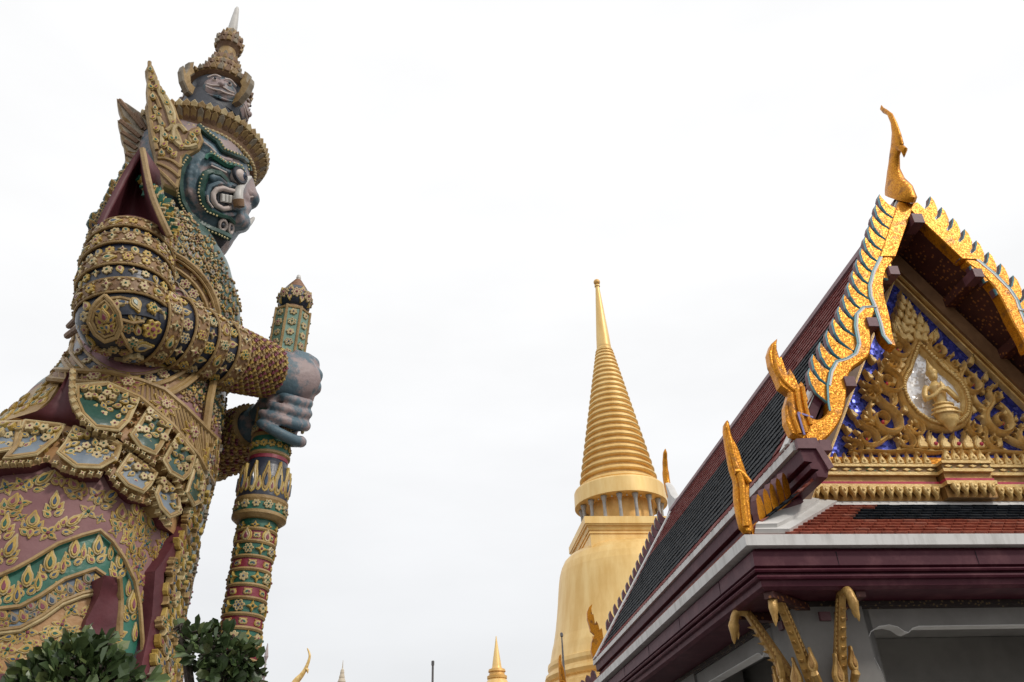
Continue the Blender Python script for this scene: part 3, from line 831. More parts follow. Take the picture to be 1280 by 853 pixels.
def bargeboard(v, s, front='gold_mosaic', back='maroon_paint', facing=-1):
    fr = (Vector((0, v, 0)), X, Z, -Y) if s > 0 else (Vector((2*UC, v, 0)), -X, Z, -Y)
    if facing > 0: fr = (fr[0], fr[1], fr[2], -fr[3])
    bo = empty('bargeboard', Vector((1.3 if s > 0 else 2*UC - 1.3, v, 6.5)))
    bo.parent = tp
    sh = -Vector(bo.location)
    fr = (fr[0] + sh, fr[1], fr[2], fr[3])
    b = MB()
    A, B_, Cc = tr(OA), chaikin2(tr(OB), 1), chaikin2(tr(OC), 1)
    b.prism(A, fr, -.16, .05, front, 'gold_mosaic' if front == 'gold_mosaic' else back, back, bev=.012)
    b.build('head_board', bo)
    b = MB(); b.prism(B_, fr, -.15, .045, front, 'gold_mosaic' if front == 'gold_mosaic' else back, back, bev=.02)
    edge_strip(b, tr(OB), 0, 7, .020, 'teal_edge', fr, .03, 1)
    edge_strip(b, [(x + .035, z) for x, z in tr(OB)], 0, 7, .022, 'white_paint', fr, .03, 1)
    b.build('upper_serpent', bo)
    b = MB(); b.prism(Cc, fr, -.16, .06, front, 'gold_mosaic' if front == 'gold_mosaic' else back, back, bev=.025)
    edge_strip(b, tr(OC), 0, 11, .020, 'teal_edge', fr, .045, 1)
    edge_strip(b, [(x + .035, z - .004) for x, z in tr(OC)], 0, 9, .022, 'white_paint', fr, .045, 1)
    b.build('lower_serpent', bo)
    b = MB(); b.prism(tr(OD), fr, -.07, .09, front, 'gold_mosaic', 'gold_mosaic', bev=.02)
    q = tr([(984, 496), (986, 520), (996, 546)]); q2 = tr([(992, 490), (995, 515), (1004, 545)]); q3 = tr([(1000, 488), (1003, 512), (1010, 535)])
    for qq in (q, q2, q3):
        b.tube(smoothpts([fr[0] + X * (a if s > 0 else -a) + Z * c + fr[3] * .1 if False else fr[0] + fr[1] * a + fr[2] * c + fr[3] * .10 for a, c in qq], 2), .035, front, 8)
    q = tr([(966, 436), (965, 455), (974, 478), (990, 492)])
    b.tube(smoothpts([fr[0] + fr[1] * a + fr[2] * c + fr[3] * .09 for a, c in q], 2), .03, front, 8)
    edge_strip(b, tr([(993, 521), (1012, 527)]), 0, 1, .02, 'violet_edge', fr, .11)
    edge_strip(b, tr([(993, 521), (1001, 548)]), 0, 1, .02, 'violet_edge', fr, .11)
    b.build('naga_finial', bo, fix=False)
    # leaf fins standing along the upper edge
    edge = tr([(1120, 254), (1098, 322), (1085, 360), (1076, 386), (1066, 410), (1057, 430), (1036, 466), (1031, 492)])
    seg = []
    tot = 0
    for a, c in zip(edge, edge[1:]): seg.append((tot, a, c)); tot += math.dist(a, c)
    N = 16
    for k in range(N):
        t = (k + .5) / N * tot
        for s0, a, c in seg:
            if s0 <= t <= s0 + math.dist(a, c): break
        f_ = (t - s0) / math.dist(a, c)
        pu, pz = lerp(a[0], c[0], f_), lerp(a[1], c[1], f_)
        # follow the mean slope so that the fins stand in one comb
        h = tot / N
        o = Vector((pu, 0, pz))
        g = .40
        shp = [(.10, -.36), (-.06, -.30), (-.20, -.14), (-.25, .02), (-.245, .20), (-.20, .30), (-.165, .20), (-.10, .08), (.02, -.02), (.12, -.08)]
        shp = [(x * 1.02 + pu, z * 1.02 + pz) for x, z in shp]
        b = MB()
        b.prism(shp, fr, -.12, -.02, 'maroon_worn', 'maroon_worn', back)
        b.prism([(x - .004, z) for x, z in shp], fr, -.02, .03, front, 'teal_edge', bev=.012)
        b.build('roof_fin', bo)
    return bo
bargeboard(0, 1)
bargeboard(0, -1)
bargeboard(VR_ + .1, 1, 'gold_mosaic', 'maroon_worn', 1)
bargeboard(VR_ + .1, -1, 'gold_mosaic', 'maroon_worn', 1)

# ---- chofa horn on the front apex, and on the rear one
OCH = [(1118, 253), (1109, 242), (1110.4, 226), (1112.6, 204), (1115, 180), (1115.8, 164), (1114, 150.4), (1110, 143.7), (1104.5, 142), (1100.4, 137), (1101.8, 131.6), (1105.8, 136), (1112.6, 138), (1116.6, 143.7), (1121, 154.5), (1126, 169), (1129.3, 178.8), (1128, 184), (1129.5, 191), (1128, 196), (1123.3, 194.5), (1122.8, 212.5), (1126, 222), (1133, 227), (1141, 237), (1143.6, 247.5), (1139.5, 256)]
oc = [TU(x, y, UC) for x, y in OCH]
def spine_body(b, outline, P, m, dep, n=10):
    """fat body of an outline (2-D): inset rings bulge it sideways by dep(s) either way"""
    k = len(outline)
    cx = sum(p[0] for p in outline) / k
    b_ = [outline]
ch = MB()
def chofa(v0, flip, name='chofa_horn'):
    b = MB()
    # section pairs (back edge, front edge) up the horn
    back = [(1109, 243), (1109.5, 236), (1110.4, 226), (1111.5, 214), (1112.6, 204), (1113.8, 192), (1115, 180), (1115.8, 166), (1114.5, 154), (1110, 144.5), (1104.5, 142), (1100.4, 137), (1101.6, 132)]
    frnt = [(1141, 254), (1143, 247), (1138, 233), (1128, 224), (1123, 212), (1123, 195), (1128.6, 180), (1125.5, 168), (1120.5, 154), (1115, 142), (1108.5, 137), (1104, 134.5), (1102, 131.6)]
    wid = [.17, .19, .16, .12, .085, .075, .075, .06, .05, .04, .032, .025, .006]
    rows = []
    for (bx, by), (fx, fy), w_ in zip(back, frnt, wid):
        A = TU(bx, by, UC); C_ = TU(fx, fy, UC)
        a = Vector((UC, A[0], A[1])); c = Vector((UC, C_[0], C_[1]))
        mid = (a + c) / 2; h = (c - a) / 2
        rows.append([mid + h * cos(2*pi*j/14) + X * w_ * sin(2*pi*j/14) for j in range(14)])
    if flip:
        rows = [[Vector((p.x, v0 - (p.y), p.z)) for p in r] for r in rows]
    else: rows = [[p + Y * v0 for p in r] for r in rows]
    b.grid(rows, 'gold_mosaic', True)
    b.add(rows[0], [tuple(range(14))], 'gold_mosaic')
    tipv = TU(1130.5, 188, UC); bk = TU(1120, 181, UC); dn = TU(1130, 197, UC)
    q = [Vector((UC, *t)) for t in (bk, tipv, dn)]
    if flip: q = [Vector((p.x, v0 - p.y, p.z)) for p in q]
    else: q = [p + Y * v0 for p in q]
    b.tube(q, [.085, .06, .006], 'gold_mosaic', 8)
    return b.build(name, tp, 50, fix=True)
chofa(0, False)
# rear horn rises from a white plaster saddle
b = MB()
rows = []
for t, w_, z0 in ((-1.5, .12, RIDGE + .02), (-.9, .13, RIDGE + .12), (-.5, .13, RIDGE + .42), (-.2, .12, RIDGE + .85), (.02, .10, RIDGE + 1.05), (.12, .08, RIDGE + 1.0)):
    rows.append([(UC - w_, VR_ + t, RIDGE - .3), (UC - w_, VR_ + t, z0 - .05), (UC, VR_ + t, z0), (UC + w_, VR_ + t, z0 - .05), (UC + w_, VR_ + t, RIDGE - .3)])
b.grid(rows, 'plaster'); b.add(rows[-1], [(0, 1, 2, 3, 4)], 'plaster')
b.build('ridge_saddle', tp, 50, fix=True)
b = MB()
hp = [TU(x, y, UC) for x, y in ((857, 603), (853, 592), (849, 577), (847.5, 560), (847, 549), (847.6, 535))]
hp = [(v, z) for v, z in hp]
v_off = VR_ + .05 - hp[1][0]
b.tube(smoothpts([Vector((UC, v + v_off, z)) for v, z in hp], 2), [.10] * 3 + [.16] * 4 + [.15] * 5 + [.12] * 4 + [.10] * 3 + [.06, .03, .01], 'gold_mosaic', 10, flat=(X, .8))
b.build('chofa_horn', tp, 60)

# ---- small naga finials on the corners of the lower tier with their comb of fins
OF = [(927, 666), (920.6, 642.5), (917.5, 620.6), (918, 602), (913, 589), (911, 580), (906.6, 555), (904, 533), (908, 525.5), (911, 530), (913, 546), (922, 561), (928.5, 583), (936, 602), (936, 627), (938, 649), (942, 667)]
def corner_finial(v, s=1, rear=False):
    t = empty('corner_finial', Vector((0.03 if s > 0 else 2*UC - .03, v, 5.17))); t.parent = tp
    sh = -Vector(t.location)
    fr = (Vector((0, v, 0)) + sh, X, Z, -Y) if s > 0 else (Vector((2*UC, v, 0)) + sh, -X, Z, -Y)
    b = MB()
    b.prism(chaikin2(tr(OF, .0), 1), fr, -.06, .05, 'gold_mosaic', 'gold_mosaic', 'gold_mosaic', bev=.02)
    q = tr([(931, 660), (927, 630), (926, 604), (918, 585), (912, 560), (908, 536)])
    b.tube(smoothpts([fr[0] + fr[1] * a + fr[2] * c + fr[3] * .06 for a, c in q], 2), [.05] * 14 + [.04] * 6 + [.02] * 4, 'gold_mosaic', 8)
    q = tr([(916, 592), (924, 592), (935, 606)])
    b.tube(smoothpts([fr[0] + fr[1] * a + fr[2] * c + fr[3] * .07 for a, c in q], 2), .045, 'gold_mosaic', 8)
    b.build('horn', t, 50)
    # rail with fins running up to the eave block
    a, c = Vector((.12, .02, 5.24)), Vector((1.06, .62, 5.98))
    dv = v if not rear else v
    fl = (lambda p: p + sh + Y * v) if s > 0 else (lambda p: mir(p) + sh + Y * v)
    if rear: fl0 = fl; fl = lambda p: fl0(Vector((p.x, -p.y, p.z)))
    b = MB()
    b.hexa([fl(a - Z*.12), fl(a + Y*.12 - Z*.12), fl(a + Y*.12 + Z*.04), fl(a + Z*.04)], [fl(c - Z*.12), fl(c + Y*.12 - Z*.12), fl(c + Y*.12 + Z*.04), fl(c + Z*.04)], 'gold_mosaic')
    b.build('rail', t, fix=True)
    for k in range(5):
        o = a.lerp(c, .22 + .17 * k)
        shp = [(.10, 0), (.11, .16), (.06, .32), (-.02, .40), (-.09, .34), (-.12, .16), (-.10, 0)]
        ex = (c - a); ex.z = 0; ex.normalize()
        b = MB()
        P = lambda q, h: fl(o + ex * q[0] * .8 + Z * (q[1] + q[0] * .6) + Vector((ex.y, -ex.x, 0)) * h)
        r0 = [P(q, -.05) for q in shp]; r1 = [P(q, .05) for q in shp]
        b.grid([r0, r1], 'maroon_worn', True); b.add(r1, [tuple(range(7))], 'gold_mosaic'); b.add(r0, [tuple(range(7))], 'maroon_worn')
        b.build('roof_fin', t, fix=True)
    return t
corner_finial(0.0)
corner_finial(0.0, -1)
corner_finial(VR_ + .75, 1, True)

# ---- pediment base: stacked gilt bands with petal teeth, a projecting block in the middle
b = MB()
def band(z0, z1, d, m, u0=1.55, u1=2*UC - 1.55): b.box((u0, PV - d, z0), (u1, PV + .05, z1), m)
def teeth(z, d, h, wd, up, m, u0=1.7, u1=2*UC - 1.7):
    n = int((u1 - u0) / wd)
    for k in range(n):
        uc = u0 + (k + .5) * (u1 - u0) / n
        sgn = 1 if up else -1
        p = [(-.40*wd, 0), (-.46*wd, .25*h), (-.30*wd, .5*h), (-.13*wd, .66*h), (0, h), (.13*wd, .66*h), (.30*wd, .5*h), (.46*wd, .25*h), (.40*wd, 0)]
        b.prism([(x, y * sgn) for x, y in p], (Vector((uc, PV - d, z)), X, Z, -Y), -.06, .03, m, bev=.018)
        b.ball((uc, PV - d - .03, z + sgn * .3 * h), .026, 'gilt_carving', 6, 4)
def stack(dd, u0, u1):
    band(6.05, 6.24, .04 + dd, 'gilt_dark', u0, u1)
    band(6.24, 6.30, .13 + dd, 'gilt_carving', u0, u1)
    band(6.30, 6.35, .10 + dd, 'red_jewel', u0 + .01, u1 - .01)
    band(6.35, 6.45, .08 + dd, 'gilt_dark', u0 + .02, u1 - .02)
    band(6.45, 6.50, .14 + dd, 'gilt_carving', u0, u1)
    band(6.50, 6.585, .12 + dd, 'green_band', u0 + .01, u1 - .01)
    band(6.585, 6.63, .16 + dd, 'gilt_carving', u0, u1)
    teeth(6.255, .14 + dd, .21, .145, False, 'gilt_carving', u0 + .05, u1 - .05)
    teeth(6.62, .14 + dd, .21, .145, True, 'gilt_carving', u0 + .05, u1 - .05)
    n = int((u1 - u0) / .2)
    for k in range(n):
        uc = u0 + (k + .5) * (u1 - u0) / n
        b.prism([(-.07, 0), (0, .028), (.07, 0), (0, -.028)], (Vector((uc, PV - .12 - dd, 6.543)), X, Z, -Y), 0, .02, 'gilt_carving', bev=.006)
spotted('green_band', (0.20, 0.11, 0.035), (0.03, 0.16, 0.07), 14, 0.2)
stack(0, 1.55, UC - .42); stack(0, UC + .42, 2*UC - 1.55); stack(.16, UC - .42, UC + .42)
band(6.63, 6.80, .03, 'gold_mosaic', 1.75, 2*UC - 1.75)
b.build('pediment_base', tp, fix=True)

# ---- carved scrollwork on the blue ground
b = MB()
def FR(u, z, d=0.0): return (Vector((u, PV - d, z)), X, Z, -Y)
def ribbon(pts, wid, h, m, s=1):
    """rounded carved stem through (u,z) points; wid list of half widths"""
    P = [Vector((p[0] if s > 0 else 2*UC - p[0], PV - h * .4, p[1])) for p in pts]
    k = len(P)
    rows = []
    for i, p in enumerate(P):
        d = (P[min(i+1, k-1)] - P[max(i-1, 0)]).normalized(); nn = Vector((d.z, 0, -d.x))
        w_ = wid[i]
        hh = h * min(1, w_ / .06 + .3)
        rows.append([p + nn * w_ + Y * h * .4, p + nn * w_ - Y * hh * .35, p + nn * w_ * .72 - Y * hh * .75, p + nn * w_ * .45 - Y * hh * .52, p - nn * w_ * .1 - Y * hh, p - nn * w_ * .5 - Y * hh * .85, p - nn * w_ * .9 - Y * hh * .5, p - nn * w_ + Y * h * .4])
    b.grid(rows, m)
def flame(u, z, ang, L, wd, s=1, h=.10):
    """kranok leaf: hooked flame of length L pointing along ang"""
    shp = [(-.5, 0), (-.62, .22), (-.5, .45), (-.3, .6), (-.22, .78), (.02, 1.0), (-.02, .8), (.12, .62), (.36, .55), (.22, .42), (.44, .26), (.36, .1), (.4, 0)]
    c, sn = cos(ang - pi/2), sin(ang - pi/2)
    q = []
    for x, y in shp:
        x, y = x * wd, y * L
        q.append((s * (x * c - y * sn), x * sn + y * c))
    b.prism(q, FR(u if s > 0 else 2*UC - u, z), -.02, h, 'gilt_carving', bev=min(.02, wd * .16))
def spiral(u, z, r, a0, turns, sgn, s=1, w0=.085, tail=None, teeth_=True):
    pts = []; wd = []; w0 *= .56
    n = int(turns * 22)
    for i in range(n + 1):
        t = i / n
        rr = r * (1 - .80 * t); a = a0 + sgn * 2*pi*turns*t
        pts.append((u + rr * cos(a), z + rr * sin(a))); wd.append(w0 * (1 - .45 * t))
    if tail:
        tl_ = chaikin2(tail + [pts[0]], 2, False)[:-1]
        pts = tl_ + pts; wd = [lerp(.03, w0, i / max(1, len(tl_))) for i in range(len(tl_))] + wd
    ribbon(pts, wd, .19, 'gilt_carving', s)
    e = pts[-1]
    b.ball((e[0] if s > 0 else 2*UC - e[0], PV - .08, e[1]), wd[-1] * 1.35, 'gilt_carving', 10, 6)
    if teeth_:
        for k in range(4):
            a = a0 + sgn * 2*pi*turns*(.04 + .15 * k)
            rr = r * (1 - .80 * (.04 + .15 * k)) + w0 * .6
            flame(u + rr * cos(a), z + rr * sin(a), a + sgn * .7, r * .50, r * .22, s, .13)
def teardrop(u, z, r, ang, s=1, k=1.0):
    """flame-topped ring: a pointed drop outline carved as a ridged band, blue showing through its eye, tongues on its back"""
    c, sn = cos(ang - pi/2), sin(ang - pi/2)
    def T(x, y): return (u + (x * c - y * sn) * r, z + (x * sn + y * c) * r)
    base = [(.10, 1.75), (.16, 1.30), (.34, .95), (.62, .62), (.78, .18), (.70, -.30), (.38, -.66), (-.05, -.74), (-.48, -.58), (-.74, -.20), (-.72, .24), (-.48, .55), (-.14, .60), (.10, .40), (.14, .10), (-.06, -.10), (-.26, .0)]
    pts = chaikin2([T(x, y) for x, y in base], 2, False)
    n = len(pts)
    ribbon(pts, [r * .135 * (.35 + 1.0 * sin(pi * min(1, (i / n) * 1.35 + .05)) ** .7 if i / n < .72 else .62 * (1.25 - i / n) / .53 + .2) for i in range(n)], .15, 'gilt_carving', s)
    e = pts[-1]; b.ball((e[0] if s > 0 else 2*UC - e[0], PV - .09, e[1]), r * .12, 'red_jewel' if k > .9 else 'gilt_carving', 8, 5)
    for (x, y, a, L, w_) in ((.34, 1.0, 62, .5, .22), (.68, .60, 40, .45, .20), (.84, .12, 20, .4, .2), (-.80, .10, 150, .4, .2), (-.50, .62, 115, .6, .22), (.02, 1.25, 92, .8, .22)):
        q = T(x, y); flame(q[0], q[1], ang - pi/2 + rad(a), L * r, w_ * r, s, .10 + .03 * rnd())
for s in (1, -1):
    for (u, z, r, a) in ((3.16, 7.44, .30, 100), (2.74, 7.12, .20, 112), (3.44, 8.20, .25, 98), (3.84, 8.90, .20, 95), (3.02, 7.98, .15, 118), (2.46, 6.96, .13, 130), (3.62, 8.62, .13, 110), (3.40, 7.06, .17, 80), (3.66, 7.30, .15, 75)):
        teardrop(u, z, r, rad(a), s, 1.0 if r > .19 else .5)
    for q, w_ in (([(2.30, 6.86), (2.7, 6.90), (3.05, 6.86), (3.45, 6.92), (3.85, 6.86), (4.15, 6.92)], .036), ([(2.62, 6.96), (2.95, 7.05), (3.15, 7.22)], .042), ([(3.55, 6.95), (3.72, 7.10), (3.66, 7.22)], .04),
                  ([(3.30, 7.70), (3.46, 7.84), (3.42, 8.02)], .042), ([(2.90, 7.35), (2.86, 7.6), (2.98, 7.84)], .036), ([(3.56, 8.40), (3.72, 8.55), (3.80, 8.72)], .036), ([(3.22, 8.0), (3.2, 8.2), (3.3, 8.42), (3.5, 8.56)], .03), ([(3.0, 7.30), (2.9, 7.45), (2.75, 7.5)], .028)):
        q = chaikin2(q, 2, False); n = len(q)
        ribbon(q, [w_ * (.4 + .6 * sin(pi * (i + .5) / n)) for i in range(n)], .11, 'gilt_carving', s)
        for k in range(2, n - 2, 3):
            a = math.atan2(q[k+1][1] - q[k-1][1], q[k+1][0] - q[k-1][0])
            flame(q[k][0], q[k][1], a + (.8 if k % 2 else -.8) + pi * 0, .13, .07, s, .10)
    for (u, z, a, L, wd) in ((3.28, 8.62, 118, .26, .10), (3.12, 8.28, 120, .22, .09), (2.62, 7.52, 125, .24, .10), (2.44, 7.22, 128, .2, .09), (3.94, 9.28, 95, .34, .13), (3.78, 9.16, 110, .24, .1), (3.55, 7.62, 70, .26, .1), (3.86, 7.02, 85, .26, .12), (3.30, 6.98, 90, .18, .09)):
        flame(u, z, rad(a), L, wd, s, .13)
# crown of flames over the niche
for row, (z0, n, L, wsp) in enumerate(((9.10, 6, .34, .11), (9.26, 5, .34, .105), (9.42, 4, .32, .10), (9.58, 3, .30, .095), (9.74, 2, .28, .09), (9.86, 1, .34, .1))):
    for k in range(n):
        x = (k - (n - 1) / 2) * wsp * 1.2
        flame(UC + x, z0, rad(90 - x * 95), L, .15 - row * .012, 1, .10 + .04 * (k % 2) + .015 * row)
for k in range(6):
    flame(UC + (k - 2.5) * .21, 6.93, rad(90), .30, .17, 1, .15)
    if k % 2: b.ball((UC + (k - 2.5) * .21, PV - .15, 7.0), .036, 'red_jewel', 8, 5)
b.v = [(UC + (x - UC) * .945, y, 6.85 + (z - 6.85) * .96) for x, y, z in b.v]
b.build('scroll_carving', ped, 35)
# niche: pointed frame, mirror ground, praying figure
def almond(k, up=0):
    half = [(0, 9.16), (.16, 8.90), (.30, 8.66), (.37, 8.48), (.48, 8.36), (.60, 8.18), (.655, 7.95), (.63, 7.70), (.52, 7.46), (.34, 7.30), (.14, 7.23), (0, 7.22)]
    c = 8.02
    pts = [(x * k, c + (z - c) * (k if z < c else (k * .93 if z > 8.6 else k))) for x, z in half]
    return pts
b = MB()
o_, i_ = almond(.97), almond(.72)
for s in (1, -1):
    rows = []
    for (a, c) in zip(o_, i_):
        a, c = Vector(a), Vector(c)
        row = []
        for t, h in ((0, 0), (0, .12), (.2, .17), (.32, .12), (.5, .19), (.68, .12), (.8, .15), (1, .10), (1, 0)):
            q = a.lerp(c, t); row.append(Vector((UC + s * q.x, PV - h, q.y)))
        rows.append(row)
    b.grid(rows, 'gilt_carving')
    for k in range(len(o_) - 1):                        # beading
        for t in (.125, .375, .625, .875):
            q = Vector(o_[k]).lerp(Vector(o_[k+1]), t).lerp(Vector(i_[k]).lerp(Vector(i_[k+1]), t), .5)
            b.ball((UC + s * q.x, PV - .18, q.y), .030, 'gilt_carving', 8, 5)
    for k in range(2, 9):
        q = Vector(o_[k]); a = math.atan2(q.y - 7.9, -q.x)
        flame(UC - q.x, q.y, a * .6 + rad(50), .26, .16, s, .1)
b.build('niche_frame', ped, 50)
b = MB()
pl = [(UC - x, z) for x, z in i_] + [(UC + x, z) for x, z in i_[::-1][1:-1]]
b.prism(pl, (Vector((0, PV, 0)), X, Z, -Y), 0, .05, 'mirror_mosaic')
b.build('mirror_ground', ped)
b = MB()
fy = PV - .20
def fp(x, d, z): return Vector((UC + x * 1.12, fy - d, 7.18 + (z - 7.18) * 1.04))
b.tube([fp(0, 0, 7.60), fp(0, 0, 7.72), fp(0, .01, 7.84), fp(0, .01, 7.97), fp(0, 0, 8.03), fp(0, 0, 8.08)], [.14, .105, .125, .155, .10, .055], 'gilt_carving', 16, flat=(Y, .72))
b.ball(fp(0, .02, 8.17), .085, 'gilt_carving', 14, 10, (.85, .95, 1.15))
b.tube([fp(0, .01, 8.21), fp(0, .01, 8.26), fp(0, .0, 8.30), fp(0, 0, 8.36), fp(0, 0, 8.42), fp(0, 0, 8.53)], [.095, .10, .07, .055, .03, .008], 'gilt_carving', 12)
for s in (1, -1):
    b.tube(smoothpts([fp(s * .15, 0, 7.98), fp(s * .22, .01, 7.88), fp(s * .25, .04, 7.74), fp(s * .16, .12, 7.76), fp(s * .03, .17, 7.88)], 1), [.055, .055, .05, .05, .048, .045, .042, .04, .036, .034], 'gilt_carving', 10)
    b.tube([fp(s * .022, .17, 7.84), fp(s * .016, .175, 7.92), fp(s * .008, .16, 8.02)], [.032, .03, .008], 'gilt_carving', 8)
    b.prism([(0, 0), (.10 * s, .02), (.2 * s, .16), (.16 * s, -.02), (.05 * s, -.14)], (fp(.1 * s, .02, 7.60), X, Z, -Y), -.03, .06, 'gilt_carving')
b.tube([fp(0, .0, 7.66), fp(0, .02, 7.58), fp(0, .03, 7.48), fp(0, .03, 7.36), fp(0, .02, 7.26), fp(0, 0, 7.18)], [.13, .17, .21, .17, .09, .01], 'gilt_carving', 16, flat=(Y, .7))
fg = b.build('praying_figure', ped, 60)
remesh(fg, .014, 2)
b = MB()
for z, r in ((7.64, .155), (7.55, .20), (7.47, .225)): b.tube([fp(r * cos(a), .02 + r * .72 * sin(a), z) for a in [pi * k / 12 for k in range(13)]], .018, 'gilt_carving', 6)
b.build('girdle', ped)

# ================================================================== THE GIANT  (local axes: x the way it faces, y to its left, z up)
SAZ, SDIST = rad(70), 4.2
FW = Vector((sin(SAZ), cos(SAZ), 0)); RT = Vector((FW.y, -FW.x, 0))
SO = CAM - RT * SDIST - FW * .55; SO.z = 0
SROT = math.atan2(FW.y, FW.x)
def sl3(p): d = p - SO; return Vector((d.dot(FW), -d.dot(RT), p.z))
def SP(x, y, w=0.0): return sl3(meet(x, y, SO + RT * w, RT))
CL = sl3(CAM)
def dl(x, y): r = ray(x, y); return Vector((r.dot(FW), -r.dot(RT), r.z))
def px_at(p): return (p - CL).dot(Vector((VF.dot(FW), -VF.dot(RT), VF.z))) / FPX     # metres per photo pixel there

class Body:
    """stack of super-elliptic slices: rows (z, front, back, half width)"""
    def __init__(s, tab, n=2.4): s.t = tab; s.n = n; s.z0 = tab[0][0]; s.z1 = tab[-1][0]
    def g(s, p):
        f, b, h = interp(s.t, p.z)
        c, d = (f + b) / 2, (f - b) / 2
        return abs((p.x - c) / d) ** s.n + abs(p.y / h) ** s.n - 1
    def lift(s, x, y, h):
        p, n = s.hit(x, y)
        if not h: return p, n
        d = (p - CL).normalized()
        return p - d * (h / max(.45, -n.dot(d))), n
    def nrm(s, p):
        e = .012; g0 = s.g
        v = Vector((g0(p + Vector((e,0,0))) - g0(p - Vector((e,0,0))), g0(p + Vector((0,e,0))) - g0(p - Vector((0,e,0))), g0(p + Vector((0,0,e))) - g0(p - Vector((0,0,e)))))
        return v.normalized() if v.length > 1e-9 else Vector((0, -1, 0))
    def hit(s, x, y):
        d = dl(x, y).normalized()
        best = (1e9, 0); t = 2.4; st_ = .05; prev = None
        while t < 7.5:
            p = CL + d * t
            if s.z0 - .05 <= p.z <= s.z1 + .05:
                q = s.g(p)
                if q < best[0]: best = (q, t)
                if q < 0:
                    a, b = t - st_, t
                    for _ in range(14):
                        m_ = (a + b) / 2
                        if s.g(CL + d * m_) < 0: b = m_
                        else: a = m_
                    p = CL + d * b
                    return p, s.nrm(p)
            t += st_
        p = CL + d * best[1]
        f, b, h = interp(s.t, p.z); c = (f + b) / 2
        k = (s.g(p) + 1) ** (1 / s.n)
        q = Vector((c + (p.x - c) / k, p.y / k, p.z))
        return q, s.nrm(q)
    def pt(s, th, z, h=0.0):
        f, b, hw = interp(s.t, z); c, d = (f + b) / 2, (f - b) / 2
        e = 2 / s.n
        x, y = cos(th), sin(th)
        return Vector((c + (d + h) * math.copysign(abs(x) ** e, x), (hw + h) * math.copysign(abs(y) ** e, y), z))
    def mesh(s, mb, m, z0=None, z1=None, nz=40, nt=64, h=0.0):
        z0 = s.z0 if z0 is None else z0; z1 = s.z1 if z1 is None else z1
        rows = [[s.pt(2*pi*j/nt, lerp(z0, z1, i / nz), h) for j in range(nt)] for i in range(nz + 1)]
        mb.grid(rows, m, True)
        mb.add(rows[0], [tuple(range(nt))[::-1]], m); mb.add(rows[-1], [tuple(range(nt))], m)
def frame(bd, x, y, rot=0.0, h=0.0):
    p, n = bd.hit(x, y)
    q, _ = bd.hit(x, y - 2.0)
    ey = q - p; ey = ey - n * ey.dot(n)
    if ey.length < 1e-5: ey = Vector((0, 0, 1)) - n * n.z
    ey.normalize(); ex = ey.cross(n).normalized()
    if h: p = bd.lift(x, y, h)[0]
    if rot: ex, ey = ex * cos(rot) + ey * sin(rot), ey * cos(rot) - ex * sin(rot)
    return p, ex, ey, n
def inside(x, y, poly):
    c = False; k = len(poly)
    for i in range(k):
        (x0, y0), (x1, y1) = poly[i], poly[i-1]
        if (y0 > y) != (y1 > y) and x < (x1 - x0) * (y - y0) / (y1 - y0) + x0: c = not c
    return c
def dens(poly, step, closed=True):
    q = []; k = len(poly)
    for i in range(k if closed else k - 1):
        a, b = poly[i], poly[(i+1) % k]
        n = max(1, int(math.dist(a[:2], b[:2]) / step))
        for j in range(n): q.append(tuple(lerp(p, r, j / n) for p, r in zip(a, b)))
    if not closed: q.append(tuple(poly[-1]))
    return q
def patch(mb, bd, poly, h, m, mside=None, step=6, under=-.03, extra=0.0):
    """outline met with the body surface, raised h above it (or per-vertex heights as a third number), closed down at the rim"""
    poly = [(p[0], p[1], p[2] if len(p) > 2 else h) for p in poly]
    q = dens(poly, step)
    xs = [p[0] for p in q]; ys = [p[1] for p in q]
    nb = len(q); v2 = [Vector((p[0], p[1])) for p in q]
    y = min(ys) + step / 2; row = 0
    flat2 = [(p[0], p[1]) for p in poly]
    while y < max(ys):
        x = min(xs) + step / 2 + (row % 2) * step / 2
        while x < max(xs):
            if inside(x, y, flat2) and all((x - p[0]) ** 2 + (y - p[1]) ** 2 > (step * .45) ** 2 for p in q): v2.append(Vector((x, y)))
            x += step
        y += step * .87; row += 1
    vs, es, fs, ov, _, _ = delaunay_2d_cdt(v2, [(i, (i+1) % nb) for i in range(nb)], [], 1, 1e-4)
    def hh(x, y):
        W = 0; s_ = 0
        for p in q:
            d = (x - p[0]) ** 2 + (y - p[1]) ** 2
            if d < 1e-6: return p[2]
            w_ = 1 / (d * d) ; W += w_; s_ += w_ * p[2]
        return s_ / W
    P = []; rim = {}
    for i, v in enumerate(vs):
        P.append(bd.lift(v.x, v.y, hh(v.x, v.y) + extra)[0])
    mb.add(P, [tuple(f) if True else f for f in fs], m)
    r0, r1 = [], []
    for x, y, h_ in q:
        p, n = bd.lift(x, y, h_ + extra); r1.append(p); r0.append(p - n * (h_ + extra - under))
    mb.grid([r0, r1], mside or m, True)
def line(mb, bd, pts, h, r, m, closed=False, step=6, n=6):
    q = dens([(p[0], p[1], p[2] if len(p) > 2 else h) for p in pts], step, closed)
    P = []
    for x, y, h_ in q:
        P.append(bd.lift(x, y, h_)[0])
    if closed: P.append(P[0]); P.append(P[1])
    mb.tube(P, r, m, n)
    return P
def beads(mb, bd, pts, h, r, m, sp, closed=False):
    for x, y in dens(pts, sp, closed):
        mb.ball(bd.lift(x, y, h)[0], r, m, 6, 4)

